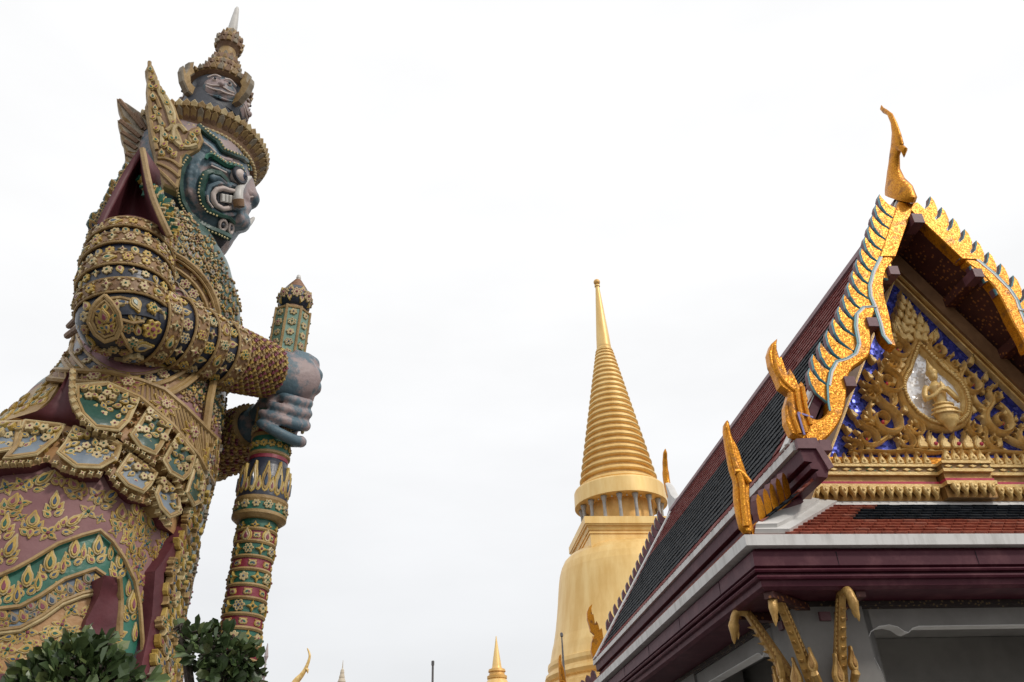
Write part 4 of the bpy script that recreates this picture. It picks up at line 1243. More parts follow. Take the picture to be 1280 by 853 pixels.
# ---- relief motifs
GEM = ['jewel_green', 'jewel_blue', 'jewel_rose']
def flower(mb, fr, r, m='cream_ceramic', gem=None, k=6, h=.40):
    pts = []; r *= .86 + .26 * rnd()
    a0 = rnd() * 6
    for i in range(k * 3):
        a = 2*pi*i/(k*3) + a0
        pts.append((r * (.74, 1.0, 1.0)[i % 3] * cos(a), r * (.74, 1.0, 1.0)[i % 3] * sin(a)))
    mb.prism(pts, fr, -.02, r * h, m, bev=r * .09)
    p, ex, ey, n = fr
    g = gem or GEM[int(rnd() * 3)]
    mb.ball(p + n * r * h, r * .26, g, 6, 4)
    if r > .024:
        for i in range(k):
            a = 2*pi*(i+.5)/k + a0
            q = [(r*.58*cos(a) + r*.17*cos(t), r*.58*sin(a) + r*.17*sin(t)) for t in (0, 1.57, 3.14, 4.71)]
            mb.add([p + ex*x + ey*y + n*(r*h*1.08) for x, y in q], [(0, 1, 2, 3)], g)
LEAF = [(0, -.5), (.20, -.42), (.32, -.18), (.30, .06), (.16, .26), (.05, .5), (-.04, .5), (-.17, .26), (-.31, .06), (-.33, -.18), (-.20, -.42)]
RIM = {'cream_ceramic': 'yellow_ceramic', 'yellow_ceramic': 'cream_ceramic', 'ochre_ceramic': 'yellow_ceramic', 'grey_ceramic': 'ochre_ceramic'}
def leaf(mb, fr, L, m='cream_ceramic', gem=None, wd=1.0, h=.12):
    """glazed leaf: outer rim, raised pale body, a small jewel"""
    L *= .88 + .24 * rnd()
    p, ex, ey, n = fr
    mb.prism([(x * L * wd, y * L) for x, y in LEAF], fr, -.02, L * h * .7, RIM.get(m, m), bev=L * .02)
    mb.prism([(x * L * wd * .72, (y * .78 - .03) * L) for x, y in LEAF], fr, L * h * .6, L * h * 1.2, m, bev=L * .025)
    g = gem or GEM[int(rnd() * 3)]
    mb.prism([(x * L * wd * .36, (y * .42 - .1) * L) for x, y in LEAF], fr, L * h, L * (h * 1.2 + .03), g, bev=L * .02)
def diamond(mb, fr, r, m='cream_ceramic', gem=None):
    mb.prism([(r, 0), (.3*r, .3*r), (0, r), (-.3*r, .3*r), (-r, 0), (-.3*r, -.3*r), (0, -r), (.3*r, -.3*r)], fr, -.02, r * .45, m, bev=r * .12)
    mb.ball(fr[0] + fr[3] * r * .45, r * .24, gem or GEM[int(rnd() * 3)], 6, 4)
def off(fr, x, y, rot=0.0, dh=0.0):
    p, ex, ey, n = fr
    p = p + ex * x + ey * y + n * dh
    if rot: ex, ey = ex * cos(rot) + ey * sin(rot), ey * cos(rot) - ex * sin(rot)
    return p, ex, ey, n
def spray(mb, fr, L, m='yellow_ceramic', kind=0):
    """cluster of flame leaves"""
    if kind == 0:
        leaf(mb, off(fr, 0, .26 * L, 0, .004), .62 * L, m)
        for s in (1, -1):
            leaf(mb, off(fr, s * .25 * L, .06 * L, -s * .45), .42 * L, m)
            leaf(mb, off(fr, s * .22 * L, -.22 * L, -s * .95), .38 * L, m)
        leaf(mb, off(fr, 0, -.30 * L, pi, .003), .36 * L, m)
        mb.prism([(.16*L, -.1*L), (.1*L, .05*L), (-.1*L, .05*L), (-.16*L, -.1*L)], fr, -.02, .05 * L, m, bev=.01 * L)
    elif kind == 1:
        for k in range(4): leaf(mb, off(fr, .24 * L * cos(k*pi/2 + .78), .24 * L * sin(k*pi/2 + .78), k*pi/2 + .78 - pi/2), .46 * L, m)
        mb.ball(fr[0] + fr[3] * .05 * L, .09 * L, GEM[int(rnd()*3)], 8, 5)
    else:
        leaf(mb, off(fr, 0, .2 * L, 0, .004), .8 * L, m, wd=.7)
        for s, y, r_ in ((1, -.02, .5), (-1, -.10, .5), (1, -.28, .8), (-1, -.34, .8)): leaf(mb, off(fr, s * .2 * L, y * L, -s * r_), .4 * L, m)
def scatter(poly, sp, seed=1, tries=900, avoid=(), gap=1.0):
    rs = random.Random(seed); pts = []
    xs = [p[0] for p in poly]; ys = [p[1] for p in poly]
    for _ in range(tries):
        x, y = rs.uniform(min(xs), max(xs)), rs.uniform(min(ys), max(ys))
        if not inside(x, y, poly): continue
        if any(inside(x, y, a) for a in avoid): continue
        if all((x-a)**2 + (y-b)**2 > sp*sp for a, b in pts): pts.append((x, y))
    return pts
def hexgrid(poly, sp, avoid=(), jit=.15, slant=.3):
    xs = [p[0] for p in poly]; ys = [p[1] for p in poly]; pts = []
    y = min(ys) - abs(slant) * (max(xs) - min(xs)); r = 0
    while y < max(ys) + abs(slant) * (max(xs) - min(xs)):
        x = min(xs) + (r % 2) * sp / 2
        while x < max(xs):
            xx, yy = x + (rnd() - .5) * sp * jit, y + (rnd() - .5) * sp * jit + (x - min(xs)) * slant
            for q in (0,):
                if inside(xx, yy, poly) and not any(inside(xx, yy, a) for a in avoid): pts.append((xx, yy))
            x += sp
        y += sp * .87; r += 1
    return pts

gs = tag(empty('giant_statue', SO, SROT), 'towering mosaic-clad guardian giant with a blue demon face gripping a club, at the left', 'statue')

BODY = Body([(1.7, .50, -.86, .82), (2.0, .47, -.86, .81), (2.3, .44, -.85, .80), (2.6, .41, -.82, .79), (2.9, .42, -.76, .76), (3.1, .43, -.66, .71), (3.3, .445, -.54, .64), (3.45, .445, -.465, .59), (3.6, .44, -.385, .53), (3.75, .43, -.335, .49), (3.85, .45, -.335, .48), (4.0, .475, -.35, .51), (4.2, .44, -.385, .56), (4.36, .38, -.40, .58), (4.50, .30, -.40, .54), (4.60, .20, -.39, .42), (4.70, .08, -.34, .30), (4.9, .02, -.25, .2)])
# ---- torso
b = MB()
BODY.mesh(b, 'dark_green_glaze', 3.42, 4.9, 40, 72)
CX, CY = 170, 404
ell = lambda rx, ry, n=40: [(CX + rx * cos(2*pi*i/n), CY + ry * sin(2*pi*i/n)) for i in range(n)]
def clipy(poly, y1): return [(x, min(y, y1)) for x, y in poly]
torso_px = [(150, 232), (190, 226), (215, 232), (240, 270), (268, 312), (280, 326), (287, 342), (299, 372), (307, 402), (308, 440), (292, 480), (280, 520), (276, 545), (250, 520), (215, 488), (180, 472), (135, 465), (62, 470), (76, 440), (84, 415), (92, 385), (98, 345), (106, 305), (118, 270), (135, 245)]
disc = ell(106, 99)
patch(b, BODY, ell(104, 97), .012, 'orange_ceramic', step=7)
patch(b, BODY, ell(90, 79), .022, 'navy_glaze', step=7)
patch(b, BODY, ell(75, 64), .032, 'pink_scale', step=6)
for rx, ry, r in ((104, 97, .014), (100, 92, .007), (91, 80, .012), (75, 64, .010)): line(b, BODY, ell(rx, ry), .025, r, 'ochre_ceramic', True, 7)
for i in range(30):
    a = 2*pi*i/30 + .1
    flower(b, frame(BODY, CX + 82.5 * cos(a), CY + 71.5 * sin(a), 0, .022), .026, 'cream_ceramic', 'jewel_rose')
for i in range(26):
    a = 2*pi*i/26
    f_ = frame(BODY, CX + 96 * cos(a), CY + 86.5 * sin(a), -a)
    if i % 2: flower(b, off(f_, 0, 0, 0, .01), .024, 'ochre_ceramic', 'jewel_rose')
    else: leaf(b, off(f_, 0, 0, 0, .01), .05, 'ochre_ceramic', 'jewel_green', .8)
for r in range(-6, 7):                                    # pink fish scales with pale rims
    for c in range(-7, 8):
        x, y = CX + (c + (r % 2) * .5) * 13, CY + r * 9.5 + c * 1.5
        if ((x - CX) / 70) ** 2 + ((y - CY) / 59) ** 2 > 1: continue
        f_ = frame(BODY, x, y)
        q = [(.028 * cos(t), .026 * sin(t)) for t in [pi * k / 6 for k in range(7)]]
        b.tube([f_[0] + f_[1]*a + f_[2]*c_ + f_[3]*.036 for a, c_ in q], .0045, 'grey_ceramic', 5)
def armour(poly, sp, seed, avoid=(disc,)):
    for i, (x, y) in enumerate(hexgrid(poly, sp, avoid)):
        f_ = frame(BODY, x, y, (rnd() - .5) * .5)
        r = sp * .5 * px_at(f_[0])
        k = rnd()
        m_ = ('cream_ceramic', 'ochre_ceramic', 'yellow_ceramic', 'grey_ceramic')[int(rnd() * 3.5)]
        if k < .45: flower(b, f_, r * .98, m_, k=5 + int(rnd() * 2))
        elif k < .8: leaf(b, f_, r * 2.1, m_)
        else: diamond(b, f_, r * 1.05, m_)
        for q in range(3):
            a = rnd() * 6.28
            f2 = frame(BODY, x + sp * .55 * cos(a), y + sp * .55 * sin(a), a)
            b.prism([(.5*r, 0), (0, .36*r), (-.5*r, 0), (0, -.36*r)], f2, -.01, .010, ('ochre_ceramic', 'cream_ceramic', 'worn_brown')[q], bev=.003)
armour(torso_px, 9.2, 3)
line(b, BODY, [(268, 470), (262, 500), (258, 530), (255, 560)], .03, .02, 'ochre_ceramic')
# collar plates over the shoulder
tor = b.build('armoured_torso', gs, 28)

# ---- skirt: bulging cloth, two tiers of hip plates, hems and front flap
b = MB()
BODY.mesh(b, 'mauve_plaster', 1.7, 3.5, 40, 72)
# hems
G_top = [(-190, 870), (-140, 800), (-80, 752), (-30, 729), (0, 719), (19, 711), (41, 699), (72, 680), (103, 669), (125, 663)]
G_r = [(141, 677), (156, 699), (169, 727), (175, 758), (178, 800), (178, 850)]
G_bot = [(-190, 910), (-140, 842), (-80, 795), (-30, 769), (0, 761), (25, 758), (50, 745), (81, 724), (119, 711), (131, 719)]
B_bot = [(-190, 936), (-140, 870), (-80, 822), (-30, 796), (0, 788), (25, 785), (53, 770), (78, 752), (103, 742), (122, 738)]
patch(b, BODY, G_top + G_r + [(160, 850), (150, 783), (140, 740)] + G_bot[::-1], .012, 'green_glaze', step=8)
patch(b, BODY, G_bot + [(140, 740), (138, 750)] + B_bot[::-1], .02, 'slate_blue_glaze', step=8)
patch(b, BODY, B_bot + [(140, 755), (150, 790), (156, 850), (140, 900), (-30, 905), (-190, 960)], .02, 'frame_ceramic', step=10)
for q in (G_top + G_r, G_bot, B_bot): line(b, BODY, q, .03, .009, 'ochre_ceramic')
line(b, BODY, [(x, y + 4) for x, y in B_bot], .03, .007, 'cream_ceramic')
patch(b, BODY, [(-30, 842), (30, 842), (60, 835), (60, 843), (30, 853), (-30, 856)], .035, 'maroon_plaster', step=8)
for i, (x, y) in enumerate([(-150, 835), (-128, 812), (-104, 790), (-80, 774), (-56, 762), (-34, 750), (-14, 744), (5, 738), (22, 742), (34, 728), (48, 727), (62, 708), (79, 706), (92, 692), (104, 690), (121, 688), (138, 690), (148, 706), (160, 735), (163, 760), (168, 790)]):
    if i % 2: spray(b, frame(BODY, x, y, -.1, .012), .105, 'yellow_ceramic', 2)
    else: leaf(b, frame(BODY, x, y, -.1, .012), .075, 'yellow_ceramic', wd=.55)
for i in range(26):
    t = i / 25; x = lerp(-170, 122, t); y = interp([(p[0], (p[1] + q[1]) / 2) for p, q in zip(G_bot, B_bot)], x)[0]
    f_ = frame(BODY, x, y, .35, .02)
    (leaf if i % 3 else spray)(b, f_, .055 if i % 3 else .075, 'ochre_ceramic' if i % 2 else 'grey_ceramic')
for x, y in scatter([(-10, 800), (50, 785), (100, 752), (135, 750), (150, 800), (150, 850), (-10, 850)], 17, 5, 700):
    spray(b, frame(BODY, x, y, rnd() * 6, .02), .075, 'yellow_ceramic', int(rnd() * 2))
# leaves strewn on the mauve ground
mauve_px = [(-190, 800), (-150, 660), (-80, 620), (-20, 600), (20, 590), (60, 585), (110, 600), (160, 625), (190, 640), (208, 668), (212, 700), (200, 730), (185, 780), (178, 740), (160, 695), (128, 655), (100, 662), (60, 680), (20, 702), (-20, 715), (-140, 785)]
fixed = [(68, 632, 2, .15), (110, 640, 1, 0), (95, 612, 0, -.4), (52, 602, 2, .9), (27, 606, 1, .3), (14, 634, 0, .4), (40, 658, 0, .2), (88, 655, 2, .9), (120, 620, 1, .2), (135, 623, 2, .8), (150, 648, 0, .1), (168, 640, 2, 0), (182, 638, 1, .3), (8, 610, 1, .5), (77, 595, 0, 0), (12, 690, 2, .4), (60, 667, 1, 0), (6, 660, 2, .2), (25, 630, 1, .8), (160, 672, 1, .2)]
for x, y, k, r in fixed: spray(b, frame(BODY, x, y, -r), .105 if k != 1 else .085, 'yellow_ceramic' if k else 'ochre_ceramic', k)
for x, y in scatter([(155, 655), (190, 645), (208, 668), (212, 700), (198, 735), (186, 780), (180, 745), (165, 700)], 13, 6, 500):
    spray(b, frame(BODY, x, y, (rnd() - .5)), .075, 'ochre_ceramic', int(rnd() * 3))
for x, y in scatter(mauve_px, 19, 8, 2200):
    if all((x-a)**2 + (y-c)**2 > 17**2 for a, c, *_ in fixed): spray(b, frame(BODY, x, y, (rnd() - .5) * 2), .045 + .02 * rnd(), 'ochre_ceramic', 1 if rnd() < .6 else 0)
b.build('skirt', gs, 28)
# hip plates
PALE, DARK = 'slate_blue_glaze', 'dark_green_glaze'
b = MB()
T2 = [(-190, 610, 0.023), (-140, 572, 0.023), (-80, 540, 0.023), (-30, 524, 0.009), (0, 518, 0.009), (85, 523, 0.012), (150, 555, 0.016), (196, 585, 0.016), (222, 606, 0.016), (233, 640, 0.012), (222, 672, 0.012), (206, 659, 0.041), (196, 644, 0.037), (189, 620, 0.031), (188, 632, 0.041), (165, 626, 0.041), (144, 610, 0.037), (131, 588, 0.031), (126, 597, 0.041), (103, 597, 0.041), (77, 590, 0.037), (60, 577, 0.031), (39, 583, 0.041), (0, 586, 0.041), (-30, 592, 0.055), (-34, 586, 0.047), (-56, 606, 0.055), (-84, 614, 0.055), (-90, 606, 0.047), (-120, 646, 0.055), (-150, 664, 0.055), (-190, 700, 0.055)]
patch(b, BODY, T2, .05, 'frame_ceramic', 'maroon_plaster', step=7)
panels2 = [[(-76, 548, .03), (-24, 534, .03), (-30, 572, .05), (-52, 586, .055), (-80, 592, .055)], [(-150, 592, .03), (-90, 558, .03), (-92, 592, .05), (-112, 618, .055), (-146, 640, .055)], [(-12, 530, 0.028), (24, 529, 0.028), (18, 560, 0.050), (-12, 565, 0.050)], [(32, 528, 0.028), (77, 533, 0.028), (68, 548, 0.039), (45, 567, 0.055), (8, 572, 0.061), (22, 556, 0.050)], [(94, 536, 0.028), (148, 558, 0.033), (143, 572, 0.044), (124, 583, 0.061), (96, 582, 0.061), (75, 566, 0.050), (84, 555, 0.039)], [(163, 570, 0.033), (194, 592, 0.033), (186, 606, 0.050), (178, 614, 0.066), (160, 606, 0.061), (148, 592, 0.050)], [(204, 600, 0.033), (222, 616, 0.033), (224, 640, 0.044), (212, 645, 0.066), (202, 634, 0.061), (196, 618, 0.050)]]
for pl in panels2:
    patch(b, BODY, pl, .08, PALE, 'ochre_ceramic', step=7, extra=.022)
    for k_, r_ in ((1.0, .009), (1.09, .007)):
        cx = sum(p[0] for p in pl) / len(pl); cy = sum(p[1] for p in pl) / len(pl)
        line(b, BODY, [(cx + (p[0]-cx)*k_, cy + (p[1]-cy)*k_, p[2] + .026) for p in pl], .1, r_, 'ochre_ceramic' if k_ == 1 else 'cream_ceramic', True)
    q = [(p[0], p[1]) for p in pl]
    hh = sum(p[2] for p in pl) / len(pl)
    for i, (x, y) in enumerate(scatter(q, 8.4, int(pl[0][0]) + 50, 500)):
        f_ = frame(BODY, x, y, rnd() * 6, hh + .026)
        leaf(b, f_, .036, 'cream_ceramic' if i % 2 else 'yellow_ceramic') if i % 4 else flower(b, f_, .019, 'cream_ceramic', k=5)
hem2 = [(x, y - 5, h) for x, y, h in T2[8:]]
for x, y, h in dens([(-20, 580, 0.072), (36, 578, 0.072), (58, 572, 0.061), (80, 585, 0.066), (103, 592, 0.072), (124, 592, 0.072), (132, 581, 0.055), (147, 605, 0.066), (166, 621, 0.072), (186, 627, 0.072), (191, 612, 0.055), (200, 640, 0.066), (212, 655, 0.072)], 9, False):
    diamond(b, frame(BODY, x, y, .4, h + .01), .014, 'cream_ceramic')
for (x, y) in ((30, 540), (26, 552), (84, 541), (79, 551), (154, 566), (150, 578), (198, 600), (194, 610)): diamond(b, frame(BODY, x, y, 0, .05), .014, 'ochre_ceramic')
b.build('hip_plate', gs, 28)
b = MB()
T1 = [(89, 478, 0.016), (134, 477, 0.012), (176, 496, 0.009), (213, 529, 0.009), (244, 566, 0.009), (256, 590, 0.009), (258, 630, 0.009), (236, 650, 0.031), (231, 628, 0.037), (222, 606, 0.041), (205, 588, 0.037), (196, 572, 0.031), (193, 584, 0.043), (170, 566, 0.043), (152, 551, 0.037), (146, 541, 0.034), (140, 549, 0.047), (118, 543, 0.049), (98, 526, 0.053), (89, 505, 0.055)]
patch(b, BODY, T1, .05, 'frame_ceramic', 'maroon_plaster', step=6)
panels1 = [[(97, 484, 0.039), (134, 481, 0.033), (170, 498, 0.028), (158, 524, 0.044), (146, 536, 0.061), (120, 533, 0.072), (104, 517, 0.077), (97, 501, 0.066)], [(187, 512, 0.028), (212, 533, 0.028), (200, 556, 0.044), (193, 566, 0.061), (176, 558, 0.061), (166, 544, 0.050), (176, 530, 0.039)], [(224, 545, 0.028), (242, 570, 0.028), (236, 590, 0.044), (228, 598, 0.061), (214, 590, 0.061), (206, 576, 0.050)], [(246, 578, 0.028), (255, 600, 0.028), (252, 625, 0.044), (242, 630, 0.061), (234, 615, 0.055)]]
for pl in panels1:
    patch(b, BODY, pl, .08, DARK, 'ochre_ceramic', step=6, extra=.022)
    cx = sum(p[0] for p in pl) / len(pl); cy = sum(p[1] for p in pl) / len(pl)
    for k_, r_ in ((1.0, .009), (1.10, .007)):
        line(b, BODY, [(cx + (p[0]-cx)*k_, cy + (p[1]-cy)*k_, p[2] + .026) for p in pl], .1, r_, 'ochre_ceramic' if k_ == 1 else 'cream_ceramic', True)
    q = [(p[0], p[1]) for p in pl]; hh = sum(p[2] for p in pl) / len(pl)
    for i, (x, y) in enumerate(scatter(q, 8.0, int(pl[0][0]), 600)):
        f_ = frame(BODY, x, y, rnd() * 6, hh + .026)
        leaf(b, f_, .036, 'yellow_ceramic' if i % 2 else 'cream_ceramic') if i % 4 else flower(b, f_, .019, 'cream_ceramic', 'jewel_rose', k=5)
for x, y, h in dens([(93, 490, 0.083), (94, 510, 0.094), (104, 526, 0.094), (120, 539, 0.088), (142, 545, 0.083), (150, 543, 0.061), (158, 554, 0.066), (172, 562, 0.077), (192, 578, 0.077), (200, 574, 0.055), (208, 586, 0.066), (222, 601, 0.072), (233, 625, 0.066)], 8, False):
    diamond(b, frame(BODY, x, y, .5, h + .01), .014, 'cream_ceramic')
for (x, y) in ((178, 505), (172, 518), (164, 530), (216, 537), (210, 550), (204, 562)): diamond(b, frame(BODY, x, y, 0, .05), .015, 'ochre_ceramic')
b.build('hip_plate', gs, 28)
# upturned maroon corner of the upper plate, seen from beneath, with its gilded rim
b = MB()
LFT = smoothpts([SP(87, 461, .74), SP(80, 476, .75), SP(70, 494, .76), SP(58, 508, .76), SP(42, 516, .76), SP(20, 522, .74)], 2)
RGT = smoothpts([SP(91, 463, .74), SP(90, 482, .77), SP(90, 500, .79), SP(97, 517, .80), SP(113, 535, .78), SP(165, 566, .70)], 2)
NN = len(LFT); rows = []
for k in range(NN):
    t_ = k / (NN - 1); row = []
    for j in range(9):
        f_ = j / 8
        p = LFT[k].lerp(RGT[k], f_)
        dv = (p - CL).normalized()
        row.append(p + dv * .05 * t_ ** .6 * sin(pi * f_))
    rows.append(row)
b.grid(rows, 'maroon_plaster')
b.tube([p - (p - CL).normalized() * .012 for p in RGT], .013, 'ochre_ceramic', 6)
for p in RGT[2::2]: b.prism([(.014, 0), (0, .014), (-.014, 0), (0, -.014)], (p - (p - CL).normalized() * .02, Vector((1, 0, 0)), Z, Vector((0, -1, 0))), -.01, .012, 'cream_ceramic', bev=.003)
patch(b, BODY, [(82, 466, 0.03), (74, 480, 0.03), (62, 500, 0.03), (46, 514, 0.03), (0, 528, 0.03), (0, 516, 0.02), (36, 490, 0.02), (64, 470, 0.02)], .1, 'ochre_ceramic', step=6)
for x, y in scatter([(78, 470), (58, 500), (28, 518), (2, 524), (2, 516), (40, 490), (64, 472)], 7.5, 9): leaf(b, frame(BODY, x, y, -1.0, .03), .05, 'cream_ceramic')
b.build('upturned_flap', gs, 28)
# belt
b = MB()
up = [(60, 462), (100, 464), (139, 466), (178, 477), (206, 488), (232, 510), (258, 536), (274, 552)]
dn_ = [(60, 474), (100, 478), (134, 480), (175, 498), (214, 531), (247, 570), (258, 590), (268, 606)]
patch(b, BODY, up + dn_[::-1], .045, 'worn_brown', step=6)
line(b, BODY, up, .05, .013, 'ochre_ceramic'); line(b, BODY, dn_, .05, .013, 'ochre_ceramic')
for t in range(40):                                       # ribs along the belt
    k = t / 39 * (len(up) - 1); i = min(int(k), len(up) - 2); f_ = k - i
    a = tuple(lerp(p, q, f_) for p, q in zip(up[i], up[i+1])); c = tuple(lerp(p, q, f_) for p, q in zip(dn_[i], dn_[i+1]))
    line(b, BODY, [a, c], .047, .0055, 'ochre_ceramic', step=7, n=5)
for x, y in ((118, 472), (160, 480), (206, 507), (240, 541), (258, 572)):
    f_ = frame(BODY, x, y, 0, .045)
    for k in range(8): leaf(b, off(f_, .042 * cos(k*pi/4), .042 * sin(k*pi/4), k*pi/4 - pi/2), .05, 'ochre_ceramic', 'jewel_rose', .8)
    flower(b, off(f_, 0, 0, 0, .008), .026, 'cream_ceramic', 'jewel_rose')
b.build('belt', gs, 28)
# front flap and ribbon
b = MB()
FL = [(268, 545, 0.028), (280, 560, 0.033), (276, 600, 0.033), (266, 640, 0.033), (257, 675, 0.033), (249, 717, 0.033), (243, 760, 0.033), (240, 850, 0.033), (190, 880, 0.028), (192, 845, 0.028), (205, 760, 0.028), (212, 712, 0.028), (232, 655, 0.028), (245, 610, 0.028), (256, 580, 0.028)]
patch(b, BODY, FL, .06, 'dark_green_glaze', 'ochre_ceramic', step=7)
fl2 = [(p[0], p[1]) for p in FL]
for i, (x, y) in enumerate(hexgrid(fl2, 9.5, (), .3, .1)):
    f_ = frame(BODY, x, y, (rnd() - .5) * .8 + .3, .06)
    k = rnd(); m_ = ('cream_ceramic', 'ochre_ceramic', 'grey_ceramic', 'ochre_ceramic')[i % 4]
    if k < .55: leaf(b, f_, .055, m_)
    elif k < .8: diamond(b, f_, .026, m_)
    else: flower(b, f_, .023, m_)
b.build('front_flap', gs, 28)
b = MB()
patch(b, BODY, [(236, 634), (240, 640), (231, 676), (215, 708), (205, 716), (203, 783), (190, 852), (186, 880), (168, 880), (173, 852), (190, 770), (194, 714), (202, 704), (222, 672), (230, 655)], .045, 'maroon_plaster', step=6)
patch(b, BODY, [(194, 716), (190, 770), (173, 850), (160, 850), (176, 790), (187, 740)], .014, 'statue_skin_dark', step=6)  # dark patch painted in for the shaded recess left of the ribbon
b.build('maroon_ribbon', gs, 28)
b = MB()
patch(b, BODY, [(131, 719, .12), (146, 722, .12), (148, 745, .07), (147, 790, .06), (103, 800, .05), (108, 775, .06), (124, 745, .08)], .08, 'maroon_plaster', step=6)
line(b, BODY, [(148, 722, .1), (150, 750, .06), (149, 795, .06)], .1, .014, 'ochre_ceramic')
b.build('knee_flap', gs, 28)

# ---- shoulder flap: sleeve cape turned up to a point, plates on its outer side
b = MB()
def tri3(pts, m): b.add([SP(*p) for p in pts], [tuple(range(len(pts)))], m)
T_ = (178, 187, .80)
outer = [(125, 281, .82), (134, 262, .82), (146, 240, .78), (158, 216, .76), T_]
mid = [(150, 279, .60), (154, 262, .58), (160, 240, .58), (167, 218, .66), T_]
inn = [(182, 276, .60), (180, 258, .58), (178, 240, .58), (178, 218, .66), T_]
right = [(212, 296, .86), (200, 270, .88), (190, 246, .86), (184, 220, .82), T_]
rows = [[SP(*p) for p in r] for r in (outer, mid, inn, right)]
rows = [[q for q in smoothpts(r, 2)] for r in rows]
rr_ = []
for k in range(len(rows[0])): rr_.append([rows[j][k] for j in range(4)])
rr_ = [smoothpts(r, 2) for r in rr_]
b.grid(rr_, 'maroon_plaster')
rb = [[p + Vector((0, -.03, .0)) + Vector((0, 0, .03)) for p in r] for r in rr_]
b.add([SP(178, 188, .80), SP(196, 214, .62), SP(198, 232, .6), SP(186, 232, .70)], [(0, 1, 2, 3)], 'maroon_plaster')
sh_ = b.build('shoulder_flap', gs, 60)
sm = sh_.modifiers.new('t', 'SOLIDIFY'); sm.thickness = .03; sm.offset = 0
b = MB()
edge_pts = [SP(*p) for p in right]
b.tube(smoothpts(edge_pts, 2), .016, 'ochre_ceramic', 6)
SH = Body([(4.10, -.0, -.2, .2), (4.3, .08, -.35, .86), (4.5, .10, -.36, .86), (4.66, .12, -.34, .80), (4.85, .10, -.30, .66), (4.95, .05, -.25, .5)], 2.2)
for i, (x, y) in enumerate(hexgrid([(172, 216), (184, 226), (204, 240), (222, 268), (224, 300), (212, 300), (196, 262), (184, 242)], 8.5, (), .2, .5)):
    f_ = frame(SH, x, y, -.5 + (rnd() - .5) * .4)
    f_ = (SP(x, y, .72), f_[1], f_[2], f_[3])
    f_ = off(f_, 0, 0, 0, 0)
    b.prism([(-.024, -.022), (.024, -.022), (.024, .022), (-.024, .022)], f_, -.03, .0, 'green_glaze')
    (flower(b, f_, .027, 'cream_ceramic' if i % 2 else 'yellow_ceramic', k=5) if i % 3 else leaf(b, f_, .058, 'cream_ceramic'))
for i, (x, y) in enumerate(hexgrid([(150, 220), (158, 212), (166, 205), (150, 236), (138, 256), (120, 284), (112, 286), (124, 262), (136, 240)], 8, (), .2, -.5)):
    n_ = (CL - SP(x, y, .6)).normalized()
    ex = Vector((1, 0, 0)); ex = (ex - n_ * ex.dot(n_)).normalized(); ey = n_.cross(ex)
    f_ = (SP(x, y, .58), ex, ey, n_)
    b.ball(f_[0] - n_ * .03, .03, 'dark_green_glaze', 8, 5)
    (flower(b, f_, .028, 'cream_ceramic' if i % 2 else 'grey_ceramic', k=5) if i % 2 else leaf(b, off(f_, 0, 0, .6), .06, 'ochre_ceramic'))
b.build('shoulder_plates', gs, 28)

# ---- arms
class Orb:
    def __init__(s, c, r): s.c = c; s.r = r
    def hit(s, x, y):
        d = dl(x, y).normalized(); o = CL - s.c; bq = o.dot(d); ds = bq * bq - o.length_squared + s.r ** 2
        p = CL + d * (-bq - (math.sqrt(ds) if ds > 0 else 0))
        n = (p - s.c).normalized()
        return s.c + n * s.r, n
    lift = Body.lift
class Limb:
    def __init__(s, nodes, rr):
        s.p = nodes; s.r = rr
        s.L = [0]
        for a, c in zip(nodes, nodes[1:]): s.L.append(s.L[-1] + (c - a).length)
        d = (nodes[-1] - nodes[0]).normalized()
        s.up = (CL - (nodes[0] + nodes[-1]) / 2); s.up = (s.up - d * s.up.dot(d)).normalized()
    def at(s, t):
        x = t * s.L[-1]
        for i in range(len(s.p) - 1):
            if x <= s.L[i+1] + 1e-9: break
        f_ = (x - s.L[i]) / (s.L[i+1] - s.L[i])
        c = s.p[i].lerp(s.p[i+1], f_); r = lerp(s.r[i], s.r[i+1], f_)
        i0, i1 = max(0, i - (f_ < .5)), min(len(s.p) - 2, i + (f_ >= .5))
        tg = (s.p[i0+1] - s.p[i0]).normalized().lerp((s.p[i1+1] - s.p[i1]).normalized(), .5).normalized()
        up = (s.up - tg * s.up.dot(tg)).normalized()
        return c, r, tg, up, tg.cross(up)
    def pt(s, t, a, h=0.0):
        c, r, tg, up, sd_ = s.at(t)
        return c + (up * cos(a) + sd_ * sin(a)) * (r + h)
    def fr(s, t, a, h=0.0, rot=0.0):
        c, r, tg, up, sd_ = s.at(t)
        n = up * cos(a) + sd_ * sin(a)
        ey = tg; ex = ey.cross(n).normalized()
        return off((c + n * (r + h), ex, ey, n), 0, 0, rot)
    def band(s, mb, t0, t1, h, m, n=36, k=2, lip=True):
        rows = [[s.pt(t0, 2*pi*j/n, -.02) for j in range(n)]] + [[s.pt(lerp(t0, t1, i / k), 2*pi*j/n, h) for j in range(n)] for i in range(k + 1)] + [[s.pt(t1, 2*pi*j/n, -.02) for j in range(n)]]
        mb.grid(rows, m, True)
